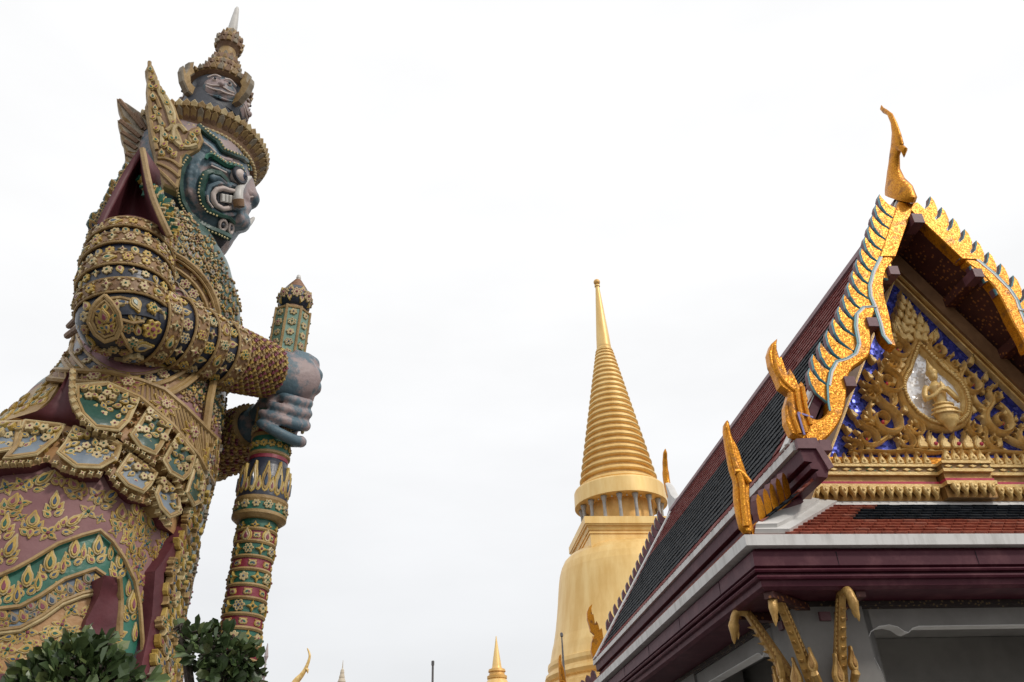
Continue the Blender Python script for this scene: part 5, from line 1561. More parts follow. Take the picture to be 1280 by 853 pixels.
def ringed(mb, lb, cuts, n, hs=.012, flip=0):
    """alternate raised gilt and flush navy rings, each with its row of flowers"""
    for i in range(len(cuts) - 1):
        t0, t1 = cuts[i], cuts[i+1]
        gold = (i + flip) % 2 == 0
        lb.band(mb, t0, t1, hs if gold else 0, 'orange_ceramic' if gold else 'navy_glaze', 40)
        c, r, tg, up, sd_ = lb.at((t0 + t1) / 2)
        wd = (t1 - t0) * lb.L[-1]
        if gold:
            for t in (t0, t1):
                ring_ = [lb.pt(t, 2*pi*j/36, hs) for j in range(37)]
                mb.tube(ring_, .0065, 'ochre_ceramic', 6)
            NB_ = int(2*pi*r / .024)
            for t in (t0 + (t1 - t0) * .13, t1 - (t1 - t0) * .13):
                for j in range(NB_):
                    f_ = lb.fr(t, 2*pi*j/NB_, hs)
                    mb.prism([(.008, 0), (0, .006), (-.008, 0), (0, -.006)], f_, -.005, .007, 'cream_ceramic' if j % 2 else 'worn_brown')
        N = max(8, int(2*pi*r / min(.085, wd * (.98 if gold else .86))))
        for j in range(N):
            a = 2*pi*(j + .5 * (i % 2)) / N
            f_ = lb.fr((t0 + t1) / 2, a, hs if gold else 0)
            k = (j + i) % 4
            if k in (0, 2): flower(mb, f_, wd * (.34 if gold else .38), 'cream_ceramic' if k else 'yellow_ceramic', k=6)
            elif k == 1: leaf(mb, off(f_, 0, 0, pi/2 if gold else .3), wd * .85, 'cream_ceramic')
            else: diamond(mb, f_, wd * .36, 'cream_ceramic')
def arm(s):
    ar = empty('arm', Vector((0, 0, 4.4))); ar.parent = gs
    m_ = lambda v: Vector((v.x, v.y * s, v.z)) - Vector((0, 0, 4.4))
    return ar
def build_arm(near):
    t = empty('arm', Vector((0, 0, 0))); t.parent = gs
    if near:
        up_n = [SP(164, 312, .66), SP(160, 336, .70), SP(157, 362, .73), SP(154, 390, .745), SP(156, 416, .74)]
        up_r = [.178, .186, .190, .186, .165]
        fo_n = [SP(150, 400, .74), SP(180, 405, .68), SP(225, 422, .53), SP(280, 446, .34), SP(336, 464, .15)]
        fo_r = [.165, .172, .170, .160, .132]
    else:
        f_ = lambda v: Vector((v.x, -v.y, v.z))
        up_n = [f_(p) for p in (SP(164, 312, .66), SP(160, 336, .70), SP(157, 362, .73), SP(154, 390, .745), SP(156, 416, .74))]
        up_r = [.178, .186, .190, .186, .165]
        fo_n = [f_(SP(150, 400, .74)), Vector((.22, .62, 3.62)), Vector((.48, .35, 3.60)), SP(318, 534, -.13)]
        fo_r = [.165, .17, .165, .125]
    ul, fl = Limb(up_n, up_r), Limb(fo_n, fo_r)
    b = MB()
    ringed(b, ul, [.0, .13, .23, .36, .47, .60, .71, .84, 1.0], 10)
    b.ball(up_n[0], .165, 'maroon_plaster', 20, 12)
    b.build('upper_arm', t, 28)
    b = MB()
    b.ball(fo_n[0] + (fo_n[0] - fo_n[1]) * .1, .168, 'navy_glaze', 24, 14)
    if near:
        for i, (x, y) in enumerate(((141, 384), (150, 378), (160, 376), (170, 384), (166, 396), (176, 398), (160, 410), (172, 412), (152, 426), (164, 428), (176, 428), (142, 437), (155, 440), (168, 443), (184, 386), (132, 440), (108, 382), (106, 396), (107, 412), (113, 426), (121, 436), (112, 368), (120, 364), (130, 362))):
            c_ = fo_n[0] + (fo_n[0] - fo_n[1]) * .1
            n_ = None
            d_ = dl(x, y).normalized(); oc_ = CL - c_; bq = oc_.dot(d_); ds = bq * bq - oc_.length_squared + .168 ** 2
            if ds <= 0: continue
            p_ = CL + d_ * (-bq - math.sqrt(ds)); n_ = (p_ - c_).normalized()
            ey_ = (Z - n_ * n_.z).normalized(); f_ = (p_, ey_.cross(n_), ey_, n_)
            if i % 3 == 1: leaf(b, off(f_, 0, 0, rnd() * 6), .06, 'cream_ceramic')
            else: flower(b, f_, .026, 'cream_ceramic' if i % 2 else 'ochre_ceramic')
        ringed(b, fl, [.0, .12, .20, .28, .36, .44, .52, .60, .68], 10, flip=1)
    else: ringed(b, fl, [.0, .2, .34, .48, .62, .68], 8, flip=1)
    b.build('forearm', t, 28)
    b = MB()                                               # woven cuff
    for i in range(16):
        t0, t1 = .68 + .32 * i / 16, .68 + .32 * (i + 1) / 16
        fl.band(b, t0, t1, .004 + .006 * (i % 2), 'ochre_ceramic' if i % 2 else 'worn_brown', 36, 1)
        for j in range(30):
            f2 = fl.fr((t0 + t1) / 2, 2*pi*(j + .5 * (i % 2)) / 30, .008)
            b.prism([(-.011, -.008), (.011, -.008), (0, .012)], f2, -.01, .010, ('yellow_ceramic', 'jewel_rose', 'ochre_ceramic')[(i + j) % 3], bev=.003)
    b.build('cuff', t, 28)
    if near:
        b = MB()                                           # elbow guard: pointed gilt leaf with a navy border
        EL = Orb(fo_n[0] + (fo_n[0] - fo_n[1]) * .1, .172)
        gp = [(131, 370), (140, 379), (148, 392), (151, 409), (145, 422), (131, 427), (119, 418), (111, 403), (115, 386), (122, 377)]
        patch(b, EL, gp, .012, 'worn_brown', 'ochre_ceramic', step=4)
        line(b, EL, gp, .016, .011, 'ochre_ceramic', True, 4); line(b, EL, [(131 + (x - 131) * .8, 400 + (y - 400) * .8) for x, y in gp], .016, .006, 'ochre_ceramic', True, 4)
        spray(b, frame(EL, 132, 402, .2, .014), .10, 'ochre_ceramic', 0)
        for x, y in ((122, 390), (143, 396), (126, 415), (141, 414), (132, 383)): leaf(b, frame(EL, x, y, rnd() * 6, .014), .04, 'ochre_ceramic')
        for q in ([(134, 374), (150, 372), (168, 376), (176, 380)], [(150, 414), (158, 430), (164, 440)], [(152, 400), (166, 404), (178, 402)]): line(b, EL, q, .006, .008, 'ochre_ceramic', step=4)
        b.build('elbow_guard', t, 28)
        # thin gilt straps running back from the guard
        b = MB()
        b.tube(smoothpts([SP(112, 388, .86), SP(98, 396, .66), SP(86, 408, .5)], 2), .014, 'worn_brown', 8)
        b.tube(smoothpts([SP(116, 404, .84), SP(100, 408, .66), SP(84, 420, .5)], 2), .016, 'worn_brown', 8)
        b.build('strap', t)
    return t
A_near = build_arm(True)
A_far = build_arm(False)

# ---- hands round the club
def P3(x, y, w): return SP(x, y, w)
t = empty('hand', Vector((0, 0, 0))); t.parent = gs
b = MB()
b.tube([P3(326, 462, .17), P3(345, 466, .13), P3(362, 470, .115), P3(380, 472, .09), P3(388, 474, .06)], [.125, .135, .142, .130, .09], 'statue_skin', 20, flat=(Vector((.0, 1, 0)), .62))
b.tube([P3(366, 448, .10), P3(382, 452, .08), P3(390, 456, .0), P3(386, 458, -.10), P3(368, 460, -.13), P3(348, 462, -.10)], [.055, .052, .048, .044, .04, .032], 'statue_skin', 12)
b.tube([P3(368, 462, .11), P3(386, 466, .08), P3(394, 470, .0), P3(389, 472, -.10), P3(370, 474, -.13), P3(350, 476, -.10)], [.056, .053, .048, .044, .04, .032], 'statue_skin', 12)
b.tube([P3(366, 476, .11), P3(385, 481, .08), P3(392, 485, .0), P3(387, 487, -.10), P3(368, 488, -.13), P3(348, 490, -.10)], [.056, .052, .048, .044, .04, .032], 'statue_skin', 12)
b.tube([P3(362, 490, .10), P3(378, 495, .07), P3(384, 498, .0), P3(379, 499, -.10), P3(362, 501, -.12), P3(346, 502, -.09)], [.05, .046, .042, .04, .036, .03], 'statue_skin', 12)
b.tube([P3(338, 446, .02), P3(346, 440, -.08), P3(360, 438, -.13), P3(372, 444, -.14)], [.06, .052, .045, .034], 'statue_skin', 12)
h_ = b.build('fist', t, 60); remesh(h_, .0125, 5)
t = empty('hand', Vector((0, 0, 0))); t.parent = gs
b = MB()
b.tube([P3(300, 540, -.2), P3(312, 537, -.16), P3(330, 528, -.14), P3(350, 528, -.13), P3(368, 528, -.10)], [.118, .12, .125, .12, .10], 'statue_skin', 18, flat=(Vector((0, 1, 0)), .6))
for (l, r, rr0) in (((352, 496), (382, 505), .031), ((338, 507), (381, 518), .031), ((328, 517), (379, 533), .031), ((326, 529), (374, 553), .030)):
    ym = lambda f_: lerp(l[1], r[1], f_)
    b.tube(smoothpts([P3(r[0] - 12, r[1] - 1, -.12), P3(r[0] + 1, r[1] - 1, -.05), P3(r[0] + 3, r[1], .04), P3(lerp(l[0], r[0], .80), ym(.85), .125), P3(lerp(l[0], r[0], .45), ym(.5), .16), P3(lerp(l[0], r[0], .1), ym(.12), .145), P3(l[0] - 3, l[1] - 1, .11)], 1),
           [rr0 * 1.1, rr0 * 1.12, rr0 * 1.1, rr0, rr0, rr0, rr0 * .96, rr0 * .9, rr0 * .8, rr0 * .6], 'statue_skin', 12)
b.tube([P3(322, 520, -.06), P3(330, 508, .02), P3(342, 500, .10), P3(352, 498, .12)], [.055, .045, .04, .03], 'statue_skin', 12)
h_ = b.build('fist', t, 60); remesh(h_, .0085, 2)
b = MB(); c_ = P3(379, 533, .03)
b.tube([c_ + Vector((.0, .036 * cos(a), .036 * sin(a))) for a in [2*pi*k/14 for k in range(15)]], .009, 'bead_gold', 6)
b.build('finger_ring', t)

# ---- club
ca, cz0 = SP(302, 783, 0), 0
cb = SP(373.4, 347, 0)
axis = (cb - ca).normalized()
cl = empty('club', Vector((0, 0, 0))); cl.parent = gs
def cz(x, y): return (SP(x, y, 0) - ca).dot(axis)
tilt = Z.rotation_difference(axis).to_matrix().to_4x4(); CM = Matrix.Translation(ca) @ tilt
def rpx(x, y, rp): return rp * px_at(SP(x, y, 0))
def cfr(z, r, a, h=0.0):
    n = Vector((cos(a), sin(a), 0)); return (n * (r + h) + Z * z, Vector((-sin(a), cos(a), 0)), Z, n)
def cbuild(b, name, sm=40):
    b.v = [tuple(CM @ Vector(p)) for p in b.v]; return b.build(name, cl, sm)
b = MB()
zt = cz(374, 344)
z1, z2, z3, z4, z5 = cz(373, 350), cz(371, 364), cz(370, 377), cz(368, 389), cz(366.5, 393)
b.lathe([(rpx(373, 350, 2), z1 - .005), (rpx(373, 350, 3), z1 + .012), (rpx(373, 350, 2.2), z1 + .03), (.002, z1 + .034)], 'white_paint', 12)
pr = []
for i in range(7):
    f_ = i / 7; r0 = lerp(13.6, 2.6, f_)
    za = lerp(z2, z1, f_); zb = lerp(z2, z1, (i + 1) / 7)
    pr += [(rpx(371, 364, r0), za), (rpx(371, 364, r0 * 1.0), lerp(za, zb, .5)), (rpx(371, 364, r0 * .88), lerp(za, zb, .6))]
b.lathe(pr + [(.006, z1)], 'clay_brown', 24)
rb_ = rpx(370, 377, 21)
bulb = [(rb_ * .62, z2 + .005)] + [(rb_ * (.62 + .38 * sin(pi * k / 9) ** .8 if k < 9 else .62), lerp(z2, z4, k / 9)) for k in range(1, 10)]
b.lathe(bulb, 'navy_glaze', 32)
for k in range(8):
    a = 2*pi*k/8
    zz = (z2 + z4) / 2
    f_ = cfr(zz, rb_ * .99, a)
    flower(b, f_, rb_ * .34, 'cream_ceramic', 'jewel_rose', k=8, h=.10)
    f_ = cfr(lerp(z4, z2, .72), rb_ * .93, a + pi/8); leaf(b, f_, .048, 'cream_ceramic', 'jewel_rose', h=.05)
    f_ = cfr(lerp(z4, z2, .28), rb_ * .93, a + pi/8); leaf(b, off(f_, 0, 0, pi), .048, 'cream_ceramic', 'jewel_rose', h=.05)
b.lathe([(rb_ * .60, z4 + .01), (rb_ * .74, z4), (rb_ * .78, z4 - .015), (rb_ * .70, z5)], 'worn_brown', 28)
cbuild(b, 'finial')
b = MB()                                                   # eight-sided grip, pale green with gilt ribs
zg0, zg1 = cz(343, 535), cz(366.5, 393)
rg = rpx(360, 425, 22.6)
b.lathe([(rg * 1.02, zg0), (rg * 1.0, zg1 - .02), (rg * .92, zg1), (rg * .4, zg1 + .005)], 'pale_green_glaze', 8, ph=pi/8)
for k in range(8):
    a = 2*pi*k/8 + pi/8
    b.tube([Vector((rg * 1.0 * cos(a), rg * 1.0 * sin(a), z_)) for z_ in (zg0, zg1)], .0085, 'ochre_ceramic', 6)
    for j in range(9):
        z_ = zg1 - .045 - j * .068
        flower(b, cfr(z_, rg * cos(pi/8), 2*pi*k/8), .024, 'cream_ceramic', k=6)
for z_ in (zg1 - .01,): b.tube([Vector((rg * .98 * cos(2*pi*j/8 + pi/8), rg * .98 * sin(2*pi*j/8 + pi/8), z_)) for j in range(9)], .010, 'ochre_ceramic', 6)
cbuild(b, 'grip')
b = MB()
def deco(z, r, n, kind, sz, m='cream_ceramic', rot=0.0):
    for k in range(n):
        f_ = cfr(z, r, 2*pi*(k + .5 * rot) / n)
        if kind == 'f': flower(b, f_, sz, m)
        elif kind == 'd': diamond(b, f_, sz, m)
        elif kind == 'l': leaf(b, f_, sz, m)
        elif kind == 's': leaf(b, off(f_, 0, 0, 1.0), sz, m); leaf(b, off(f_, 0, 0, -1.0), sz, m)
R23 = rpx(335, 550, 23.6)
za, zb_, zc, zd = cz(343, 533), cz(338, 551), cz(337, 562), cz(334, 576)
b.lathe([(R23, zd - .02, 'red_glaze'), (R23 * 1.0, zd + .0, 'ochre_ceramic'), (R23 * 1.08, zd + .008, 'ochre_ceramic'), (R23 * 1.08, zd + .02, 'green_glaze'), (R23, zd + .022, 'green_glaze'), (R23, zb_ - .01, 'ochre_ceramic'), (R23 * 1.07, zb_ - .008, 'ochre_ceramic'), (R23 * 1.07, zb_ + .008, 'red_glaze'), (R23, zb_ + .01, 'red_glaze'), (R23, za, 'ochre_ceramic'), (R23 * 1.05, za + .004)], 'green_glaze', 36)
deco((za + zb_) / 2, R23, 12, 'f', .026); deco((zb_ + zd) / 2, R23, 16, 'f', .019, 'yellow_ceramic')
zn, zm = cz(331, 580), cz(322, 641)
R30 = rpx(327, 610, 30.5)
h = zn - zm
b.lathe([(R30 * 1.0, zm, 'navy_glaze'), (R30 * 1.0, zm + .3 * h), (R30 * .98, zm + .6 * h), (R30 * .90, zm + .85 * h), (R30 * .78, zn)], 'navy_glaze', 36)
for k in range(12):
    a = 2*pi*k/12
    leaf(b, cfr(zm + .56 * h, R30 * .965, a), h * .66, 'ochre_ceramic' if k % 2 else 'cream_ceramic', 'jewel_blue', wd=.42, h=.05)
    leaf(b, cfr(zm + .42 * h, R30 * .99, a + pi/12), h * .3, 'cream_ceramic', 'jewel_rose', wd=.6, h=.06)
zr = cz(321, 648)
b.lathe([(R30 * .9, zr - .03, 'ochre_ceramic'), (R30 * 1.07, zr - .012, 'ochre_ceramic'), (R30 * 1.07, zr + .004, 'green_glaze'), (R30 * 1.01, zr + .008, 'green_glaze'), (R30 * 1.01, zm - .012 + .03, 'ochre_ceramic'), (R30 * 1.06, zm + .035, 'ochre_ceramic'), (R30 * 1.06, zm + .05)], 'ochre_ceramic', 36)
deco((zr + zm) / 2 + .02, R30 * 1.0, 14, 'f', .022)
R24 = rpx(310, 730, 23.8)
ztop = zr - .025
# long lower shaft: green with red bands
z_ = ztop; first = True
b.lathe([(R24 * 1.0, -1.35), (R24 * 1.0, ztop)], 'green_glaze', 36)
deco(ztop - .085, R24, 6, 'l', .075, 'cream_ceramic'); deco(ztop - .04, R24, 9, 'd', .022, 'yellow_ceramic', 1)
per = (cz(317, 672) - cz(313, 706))
zz = cz(318, 668)
i = 0
while zz > -1.2:
    rh, gh = per * .46, per * .54
    b.lathe([(R24 * 1.012, zz - rh), (R24 * 1.012, zz)], 'red_glaze', 36)
    for q in (zz, zz - rh): b.tube([Vector((R24 * 1.01 * cos(2*pi*j/36), R24 * 1.01 * sin(2*pi*j/36), q)) for j in range(37)], .010, 'ochre_ceramic', 6)
    deco(zz - rh / 2, R24 * 1.012, 8, 's', .040, 'cream_ceramic')
    deco(zz - rh - gh / 2, R24, 5, 'f', .025, 'cream_ceramic', 1); deco(zz - rh - gh / 2, R24, 5, 'd', .029, 'yellow_ceramic', 0)
    zz -= per; i += 1
b.lathe([(R24 * 1.3, -1.62), (R24 * 1.5, -1.5), (R24 * 1.3, -1.36), (R24 * 1.05, -1.33)], 'ochre_ceramic', 36)
cbuild(b, 'shaft')

# ---- head
HEAD = Body([(4.60, .20, .06, .08), (4.66, .275, -.06, .17), (4.74, .315, -.18, .26), (4.82, .335, -.25, .32), (4.92, .365, -.30, .36), (5.02, .375, -.33, .385), (5.12, .372, -.345, .385), (5.22, .365, -.35, .37), (5.32, .34, -.34, .335), (5.42, .30, -.32, .30)], 2.3)
hd = empty('head', Vector((0, 0, 0))); hd.parent = gs
b = MB(); HEAD.mesh(b, 'statue_skin', 4.60, 5.38, 44, 72)
NB = SP(312, 249, 0.0)
b.ball(NB, .062, 'statue_skin', 20, 14, (1.0, 1.3, .90))
b.ball(SP(303, 248, .09), .048, 'statue_skin', 16, 10); b.ball(SP(303, 248, -.16), .048, 'statue_skin', 16, 10)
b.tube([SP(303, 214, .0), SP(307, 226, .0), SP(309, 238, 0), NB], [.04, .05, .055, .06], 'statue_skin', 14)
b.tube([SP(292, 270, .16), SP(299, 276, .06), SP(300, 279, -.08), SP(294, 280, -.2)], [.05, .065, .065, .05], 'statue_skin', 14)
b.tube([SP(290, 256, .24), SP(300, 260, .16), SP(306, 260, .04), SP(304, 262, -.1)], [.03, .036, .042, .04], 'statue_skin', 14)
for q, r in (([(262, 205), (272, 209), (282, 214), (288, 216)], .018), ([(262, 226), (266, 222), (274, 223), (281, 229), (286, 236)], .028), ([(257, 240), (258, 250), (264, 258)], .018), ([(262, 190), (270, 193), (280, 199), (290, 201)], .014), ([(254, 176), (262, 182), (270, 190)], .016), ([(250, 172), (256, 184)], .014),
             ([(240, 205), (236, 220), (236, 240), (244, 258)], .012), ([(248, 200), (245, 216), (243, 236), (248, 254), (258, 268)], .010)):
    line(b, HEAD, q, .008, r, 'statue_skin', step=3, n=8)
fc = b.build('face', hd, 60); remesh(fc, .0105, 3)
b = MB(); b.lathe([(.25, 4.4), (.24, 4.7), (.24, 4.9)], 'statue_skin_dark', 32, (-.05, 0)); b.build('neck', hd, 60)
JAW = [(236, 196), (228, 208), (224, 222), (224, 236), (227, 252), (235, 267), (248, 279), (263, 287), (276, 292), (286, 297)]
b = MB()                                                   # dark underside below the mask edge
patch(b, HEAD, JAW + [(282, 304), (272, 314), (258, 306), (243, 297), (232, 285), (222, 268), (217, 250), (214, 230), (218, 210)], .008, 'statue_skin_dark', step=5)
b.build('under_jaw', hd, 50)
b = MB()
line(b, HEAD, JAW, .02, .024, 'dark_green_glaze', step=4); beads(b, HEAD, [(x - 2, y + 1.5) for x, y in JAW], .042, .0066, 'bead_gold', 3.6)
HAIR = [(249, 158), (261, 169), (272, 177), (279, 188), (291, 193), (302, 197), (311, 204), (314, 214)]
line(b, HEAD, HAIR, .016, .019, 'dark_green_glaze', step=4); beads(b, HEAD, [(x + 2, y - 2) for x, y in HAIR], .034, .0066, 'bead_gold', 3.6)
BROW = [(257, 199), (259, 195), (264, 194), (272, 199), (282, 206), (293, 208), (302, 211), (306, 219)]
P = line(b, HEAD, BROW, .022, [.010] * 1 + [.018, .019, .019, .021, .020, .017, .011], 'green_glaze', step=3)
beads(b, HEAD, [(x, y - 4) for x, y in BROW[2:]], .045, .0064, 'bead_gold', 3.8)
CHK = [(274, 217), (264, 215), (257, 218), (253, 228), (251, 240), (254, 254), (262, 264), (274, 269), (286, 272), (293, 279)]
line(b, HEAD, CHK, .018, [.018, .022, .024, .022, .019, .018, .017, .016, .015, .013], 'dark_green_glaze', step=3)
beads(b, HEAD, [(x - 3, y + 1) for x, y in CHK[2:8]], .034, .0064, 'bead_gold', 3.8)
line(b, HEAD, [(262, 216), (274, 218), (282, 226), (288, 234)], .018, [.014, .026, .022, .010], 'dark_green_glaze', step=3)
b.build('face_trim', hd, 50)
b = MB()                                                   # painted wrinkles and the swirl at the chin
for q in ([(300, 243), (306, 239), (312, 239)], [(301, 251), (307, 255), (313, 255)], [(305, 246), (311, 247), (317, 246)], [(295, 264), (302, 266), (307, 263)], [(294, 270), (301, 273), (305, 270)]): b.tube(smoothpts([SP(x, y, .085 - .015 * i) for i, (x, y) in enumerate(q)], 2), .007, 'pale_paint', 6); b.build('wrinkle', hd, 40); b = MB()
for q in ([(264, 207), (273, 211), (283, 216)], [(259, 244), (260, 252), (266, 260)], [(255, 178), (263, 184), (270, 191)], [(263, 192), (271, 195), (281, 201)]): line(b, HEAD, q, .030, .006, 'pale_paint', step=3); b.build('wrinkle', hd, 40); b = MB()
for x, y in ((277, 281), (286, 285)):
    p, ex, ey, n = frame(HEAD, x, y)
    b.tube([p + ex * .024 * cos(a) + ey * .03 * sin(a) + n * .012 for a in [2*pi*k/14 for k in range(15)]], .010, 'pale_paint', 6)
    b.ball(p + n * .008, .016, 'statue_skin_dark', 8, 6)
    b.build('chin_swirl', hd, 50); b = MB()
b = MB()
p, ex, ey, n = frame(HEAD, 294, 221)
p = p + n * .022
b.ball(p - n * .012, .050, 'pale_paint', 16, 10)
b.tube([p + ex * .052 * cos(a) + ey * .042 * sin(a) + n * .012 for a in [2*pi*k/16 for k in range(17)]], .012, 'statue_skin_dark', 6)
b.ball(p + n * .016 + ex * .012, .026, 'jewel_blue', 12, 8)
b.ball(p + n * .034 + ex * .018, .012, 'statue_skin_dark', 8, 6)
b.build('eye', hd, 60)
b = MB()
LIP = [(296.4, 239.8), (287.6, 238.1), (278.8, 235.6), (270.9, 237.2), (266.5, 242.3), (266.5, 249.8), (270.0, 256.6), (278.8, 261.6), (289.4, 259.9), (297.3, 258.2)]
P = line(b, HEAD, LIP, .018, [.012, .014, .016, .016, .016, .016, .016, .015, .014, .011], 'pale_paint', step=3, n=10)
line(b, HEAD, [(296, 233), (284, 230), (273, 229), (263, 233), (259, 241), (259, 252), (263, 261), (275, 269), (290, 268), (300, 265)], .012, .016, 'statue_skin', step=3)
patch(b, HEAD, [(272, 243), (281, 240), (295, 243), (300, 255), (291, 257.5), (279, 258), (272, 252)], .010, 'statue_skin_dark', step=4)
b.build('mouth', hd, 50)
b = MB()
for k in range(6):
    x = lerp(275.5, 297, k / 5); y = lerp(246.5, 248.5, k / 5)
    f_ = frame(HEAD, x, y + 2)
    b.prism([(-.0105, -.022), (.0105, -.022), (.0115, .024), (-.0115, .024)], off(f_, 0, 0, 0, .012), 0, .020, 'tooth_white', bev=.004)
b.build('teeth', hd)
b = MB()
q = smoothpts([SP(299, 258, .24), SP(297.5, 247, .26), SP(298.5, 237, .26), SP(303, 229, .23), SP(309, 223.5, .19), SP(314, 221.5, .17)], 2)
b.tube(q, [.027, .028, .026, .022, .015, .005], 'tusk_paint', 14)
b.build('tusk', hd, 60)
b = MB(); b.tube([SP(299, 259, .24), SP(298, 250, .258)], [.031, .032], 'orange_ceramic', 14); b.build('tusk_socket', hd, 60)
b = MB(); b.tube(smoothpts([SP(304, 284, -.06), SP(310, 280, -.09), SP(318, 272, -.1)], 2), [.026, .022, .005], 'tusk_paint', 12); b.build('tusk', hd, 60)

# ---- crown
cw = empty('crown', Vector((0, 0, 0))); cw.parent = gs
RCX = .045
b = MB()
ZC, RB = 5.375, .392
b.lathe([(.31, ZC - .115, 'worn_brown'), (.338, ZC - .11, 'ochre_ceramic'), (.342, ZC - .085, 'worn_brown'), (.336, ZC - .075, 'worn_brown'), (.352, ZC - .045, 'worn_brown'), (RB, ZC, 'ochre_ceramic'), (RB + .012, ZC + .015, 'worn_brown'), (RB, ZC + .035, 'worn_brown'), (.30, ZC + .06, 'worn_brown'), (.22, ZC + .14, 'statue_skin_dark'), (.20, ZC + .22, 'statue_skin_dark'), (.18, ZC + .30, 'statue_skin_dark'), (.17, 5.80)], 'worn_brown', 72, (RCX, 0))
for k in range(60):
    a = 2*pi*k/60; n = Vector((cos(a), sin(a), 0)); ex = Vector((-sin(a), cos(a), 0))
    o = Vector((RCX, 0, 0))
    un = (n * .55 - Z).normalized(); up_ = (n + Z * .55).normalized()
    # petals lying along the underside, a lower petal row, low leaf points along the outer lip
    b.prism([(-.015, -.03), (-.017, .01), (0, .036), (.017, .01), (.015, -.03)], (o + n * (RB - .012) + Z * (ZC - .012), ex, (n + Z * .9).normalized(), un), -.008, .010, 'ochre_ceramic' if k % 3 else 'grey_ceramic', bev=.004)
    b.prism([(-.013, -.02), (-.015, .008), (0, .026), (.015, .008), (.013, -.02)], (o + n * .352 + Z * (ZC - .038), ex, (n + Z * .9).normalized(), un), -.006, .010, 'worn_brown' if k % 3 else 'ochre_ceramic', bev=.003)
    b.prism([(-.019, -.015), (-.021, .012), (0, .034), (.021, .012), (.019, -.015)], (o + n * (RB + .008) + Z * (ZC + .018), ex, (Z + n * .35).normalized(), (n - Z * .35).normalized()), -.010, .012, 'ochre_ceramic' if k % 2 else 'cream_ceramic', bev=.004)
for k in range(80):
    a = 2*pi*k/80
    b.ball((RCX + .345 * cos(a), .345 * sin(a), ZC - .098), .011, 'cream_ceramic', 6, 4)
b.build('crown_rim', cw, 50)
# upper tiers: two faces looking out under a second brim, then knobs and the white spike
SX = .075
b = MB()
b.lathe([(.165, 5.69), (.178, 5.75), (.182, 5.84), (.175, 5.92), (.15, 5.96)], 'statue_skin_dark', 40, (SX, 0))
b.build('upper_head', cw, 50)
def small_face(ang):
    t = empty('small_face', Vector((SX, 0, 5.815)), ang); t.parent = cw
    b = MB()                                              # local: +x outward
    b.ball((.128, 0, .0), .108, 'statue_skin', 20, 14, (.75, 1.0, 1.05))
    b.ball((0.209, 0, -.005), .022, 'statue_skin', 10, 8)
    for s in (1, -1):
        b.ball((0.196, s * .045, .028), .017, 'pale_paint', 10, 8); b.ball((0.212, s * .045, .028), .009, 'statue_skin_dark', 8, 6)
        b.tube(smoothpts([Vector((0.209, s * .012, .055)), Vector((0.204, s * .05, .07)), Vector((0.179, s * .088, .05))], 2), .006, 'pale_paint', 6)
        b.tube(smoothpts([Vector((0.212, s * .01, -.022)), Vector((0.199, s * .05, -.03)), Vector((0.174, s * .085, -.005))], 2), .0055, 'pale_paint', 6)
        b.tube(smoothpts([Vector((0.209, 0, -.062)), Vector((0.194, s * .045, -.055)), Vector((0.169, s * .088, -.022))], 2), .006, 'pale_paint', 6)
        b.tube(smoothpts([Vector((0.184, 0, -.095)), Vector((0.164, s * .06, -.085)), Vector((0.139, s * .10, -.045))], 2), .009, 'statue_skin', 6)
    b.build('features', t, 60)
for a in (-90 + 8, 0, 90, 180): small_face(rad(a))
b = MB()                                                   # little flame ears between the faces
ear2 = [(0, -.09), (.08, -.085), (.13, -.03), (.155, .04), (.15, .09), (.125, .05), (.115, .10), (.12, .15), (.085, .19), (.08, .13), (.06, .10), (.085, .05), (.07, .0), (.02, -.01)]
for a in (-140, -45, 45, 135):
    a = rad(a); n = Vector((cos(a), sin(a), 0))
    b = MB(); b.prism(ear2, (Vector((SX, 0, 5.82)) + n * .145, n, Z, Vector((-n.y, n.x, 0))), -.022, .022, 'ochre_ceramic', 'grey_ceramic', 'ochre_ceramic', bev=.008)
    b.build('flame_ear', cw)
b = MB()
pf = [(.15, 5.93, 'worn_brown'), (.195, 5.95, 'ochre_ceramic'), (.205, 5.975, 'worn_brown'), (.17, 6.0, 'worn_brown'), (.145, 6.03, 'ochre_ceramic'), (.148, 6.07, 'worn_brown'), (.12, 6.10, 'worn_brown'), (.118, 6.15, 'ochre_ceramic'), (.10, 6.19, 'worn_brown'), (.095, 6.23, 'worn_brown'), (.075, 6.26, 'ochre_ceramic'), (.058, 6.31, 'ochre_ceramic'), (.056, 6.35, 'worn_brown'), (.08, 6.38, 'worn_brown'), (.088, 6.43, 'worn_brown'), (.07, 6.48, 'ochre_ceramic'), (.05, 6.52, 'ochre_ceramic'), (.036, 6.56)]
b.lathe(pf, 'worn_brown', 36, (SX, 0))
for z_, r, n_, sz in ((5.965, .203, 30, .040), (6.05, .147, 22, .036), (6.125, .120, 18, .036), (6.19, .10, 16, .034), (6.245, .082, 14, .03), (6.39, .083, 12, .038), (6.435, .085, 12, .038), (6.475, .07, 10, .034), (6.52, .05, 9, .028)):
    for k in range(n_):
        a = 2*pi*(k + .5 * (n_ % 4 == 2)) / n_; n = Vector((cos(a), sin(a), 0))
        b.prism([(-.4*sz, -.3*sz), (-.42*sz, .2*sz), (0, .75*sz), (.42*sz, .2*sz), (.4*sz, -.3*sz)], (Vector((SX, 0, z_)) + n * r, Vector((-sin(a), cos(a), 0)), (Z + n * .3).normalized(), (n - Z * .3).normalized()), -.012, .010, ('ochre_ceramic', 'grey_ceramic', 'worn_brown')[k % 3], bev=.003)
b.build('crown_tiers', cw, 50)
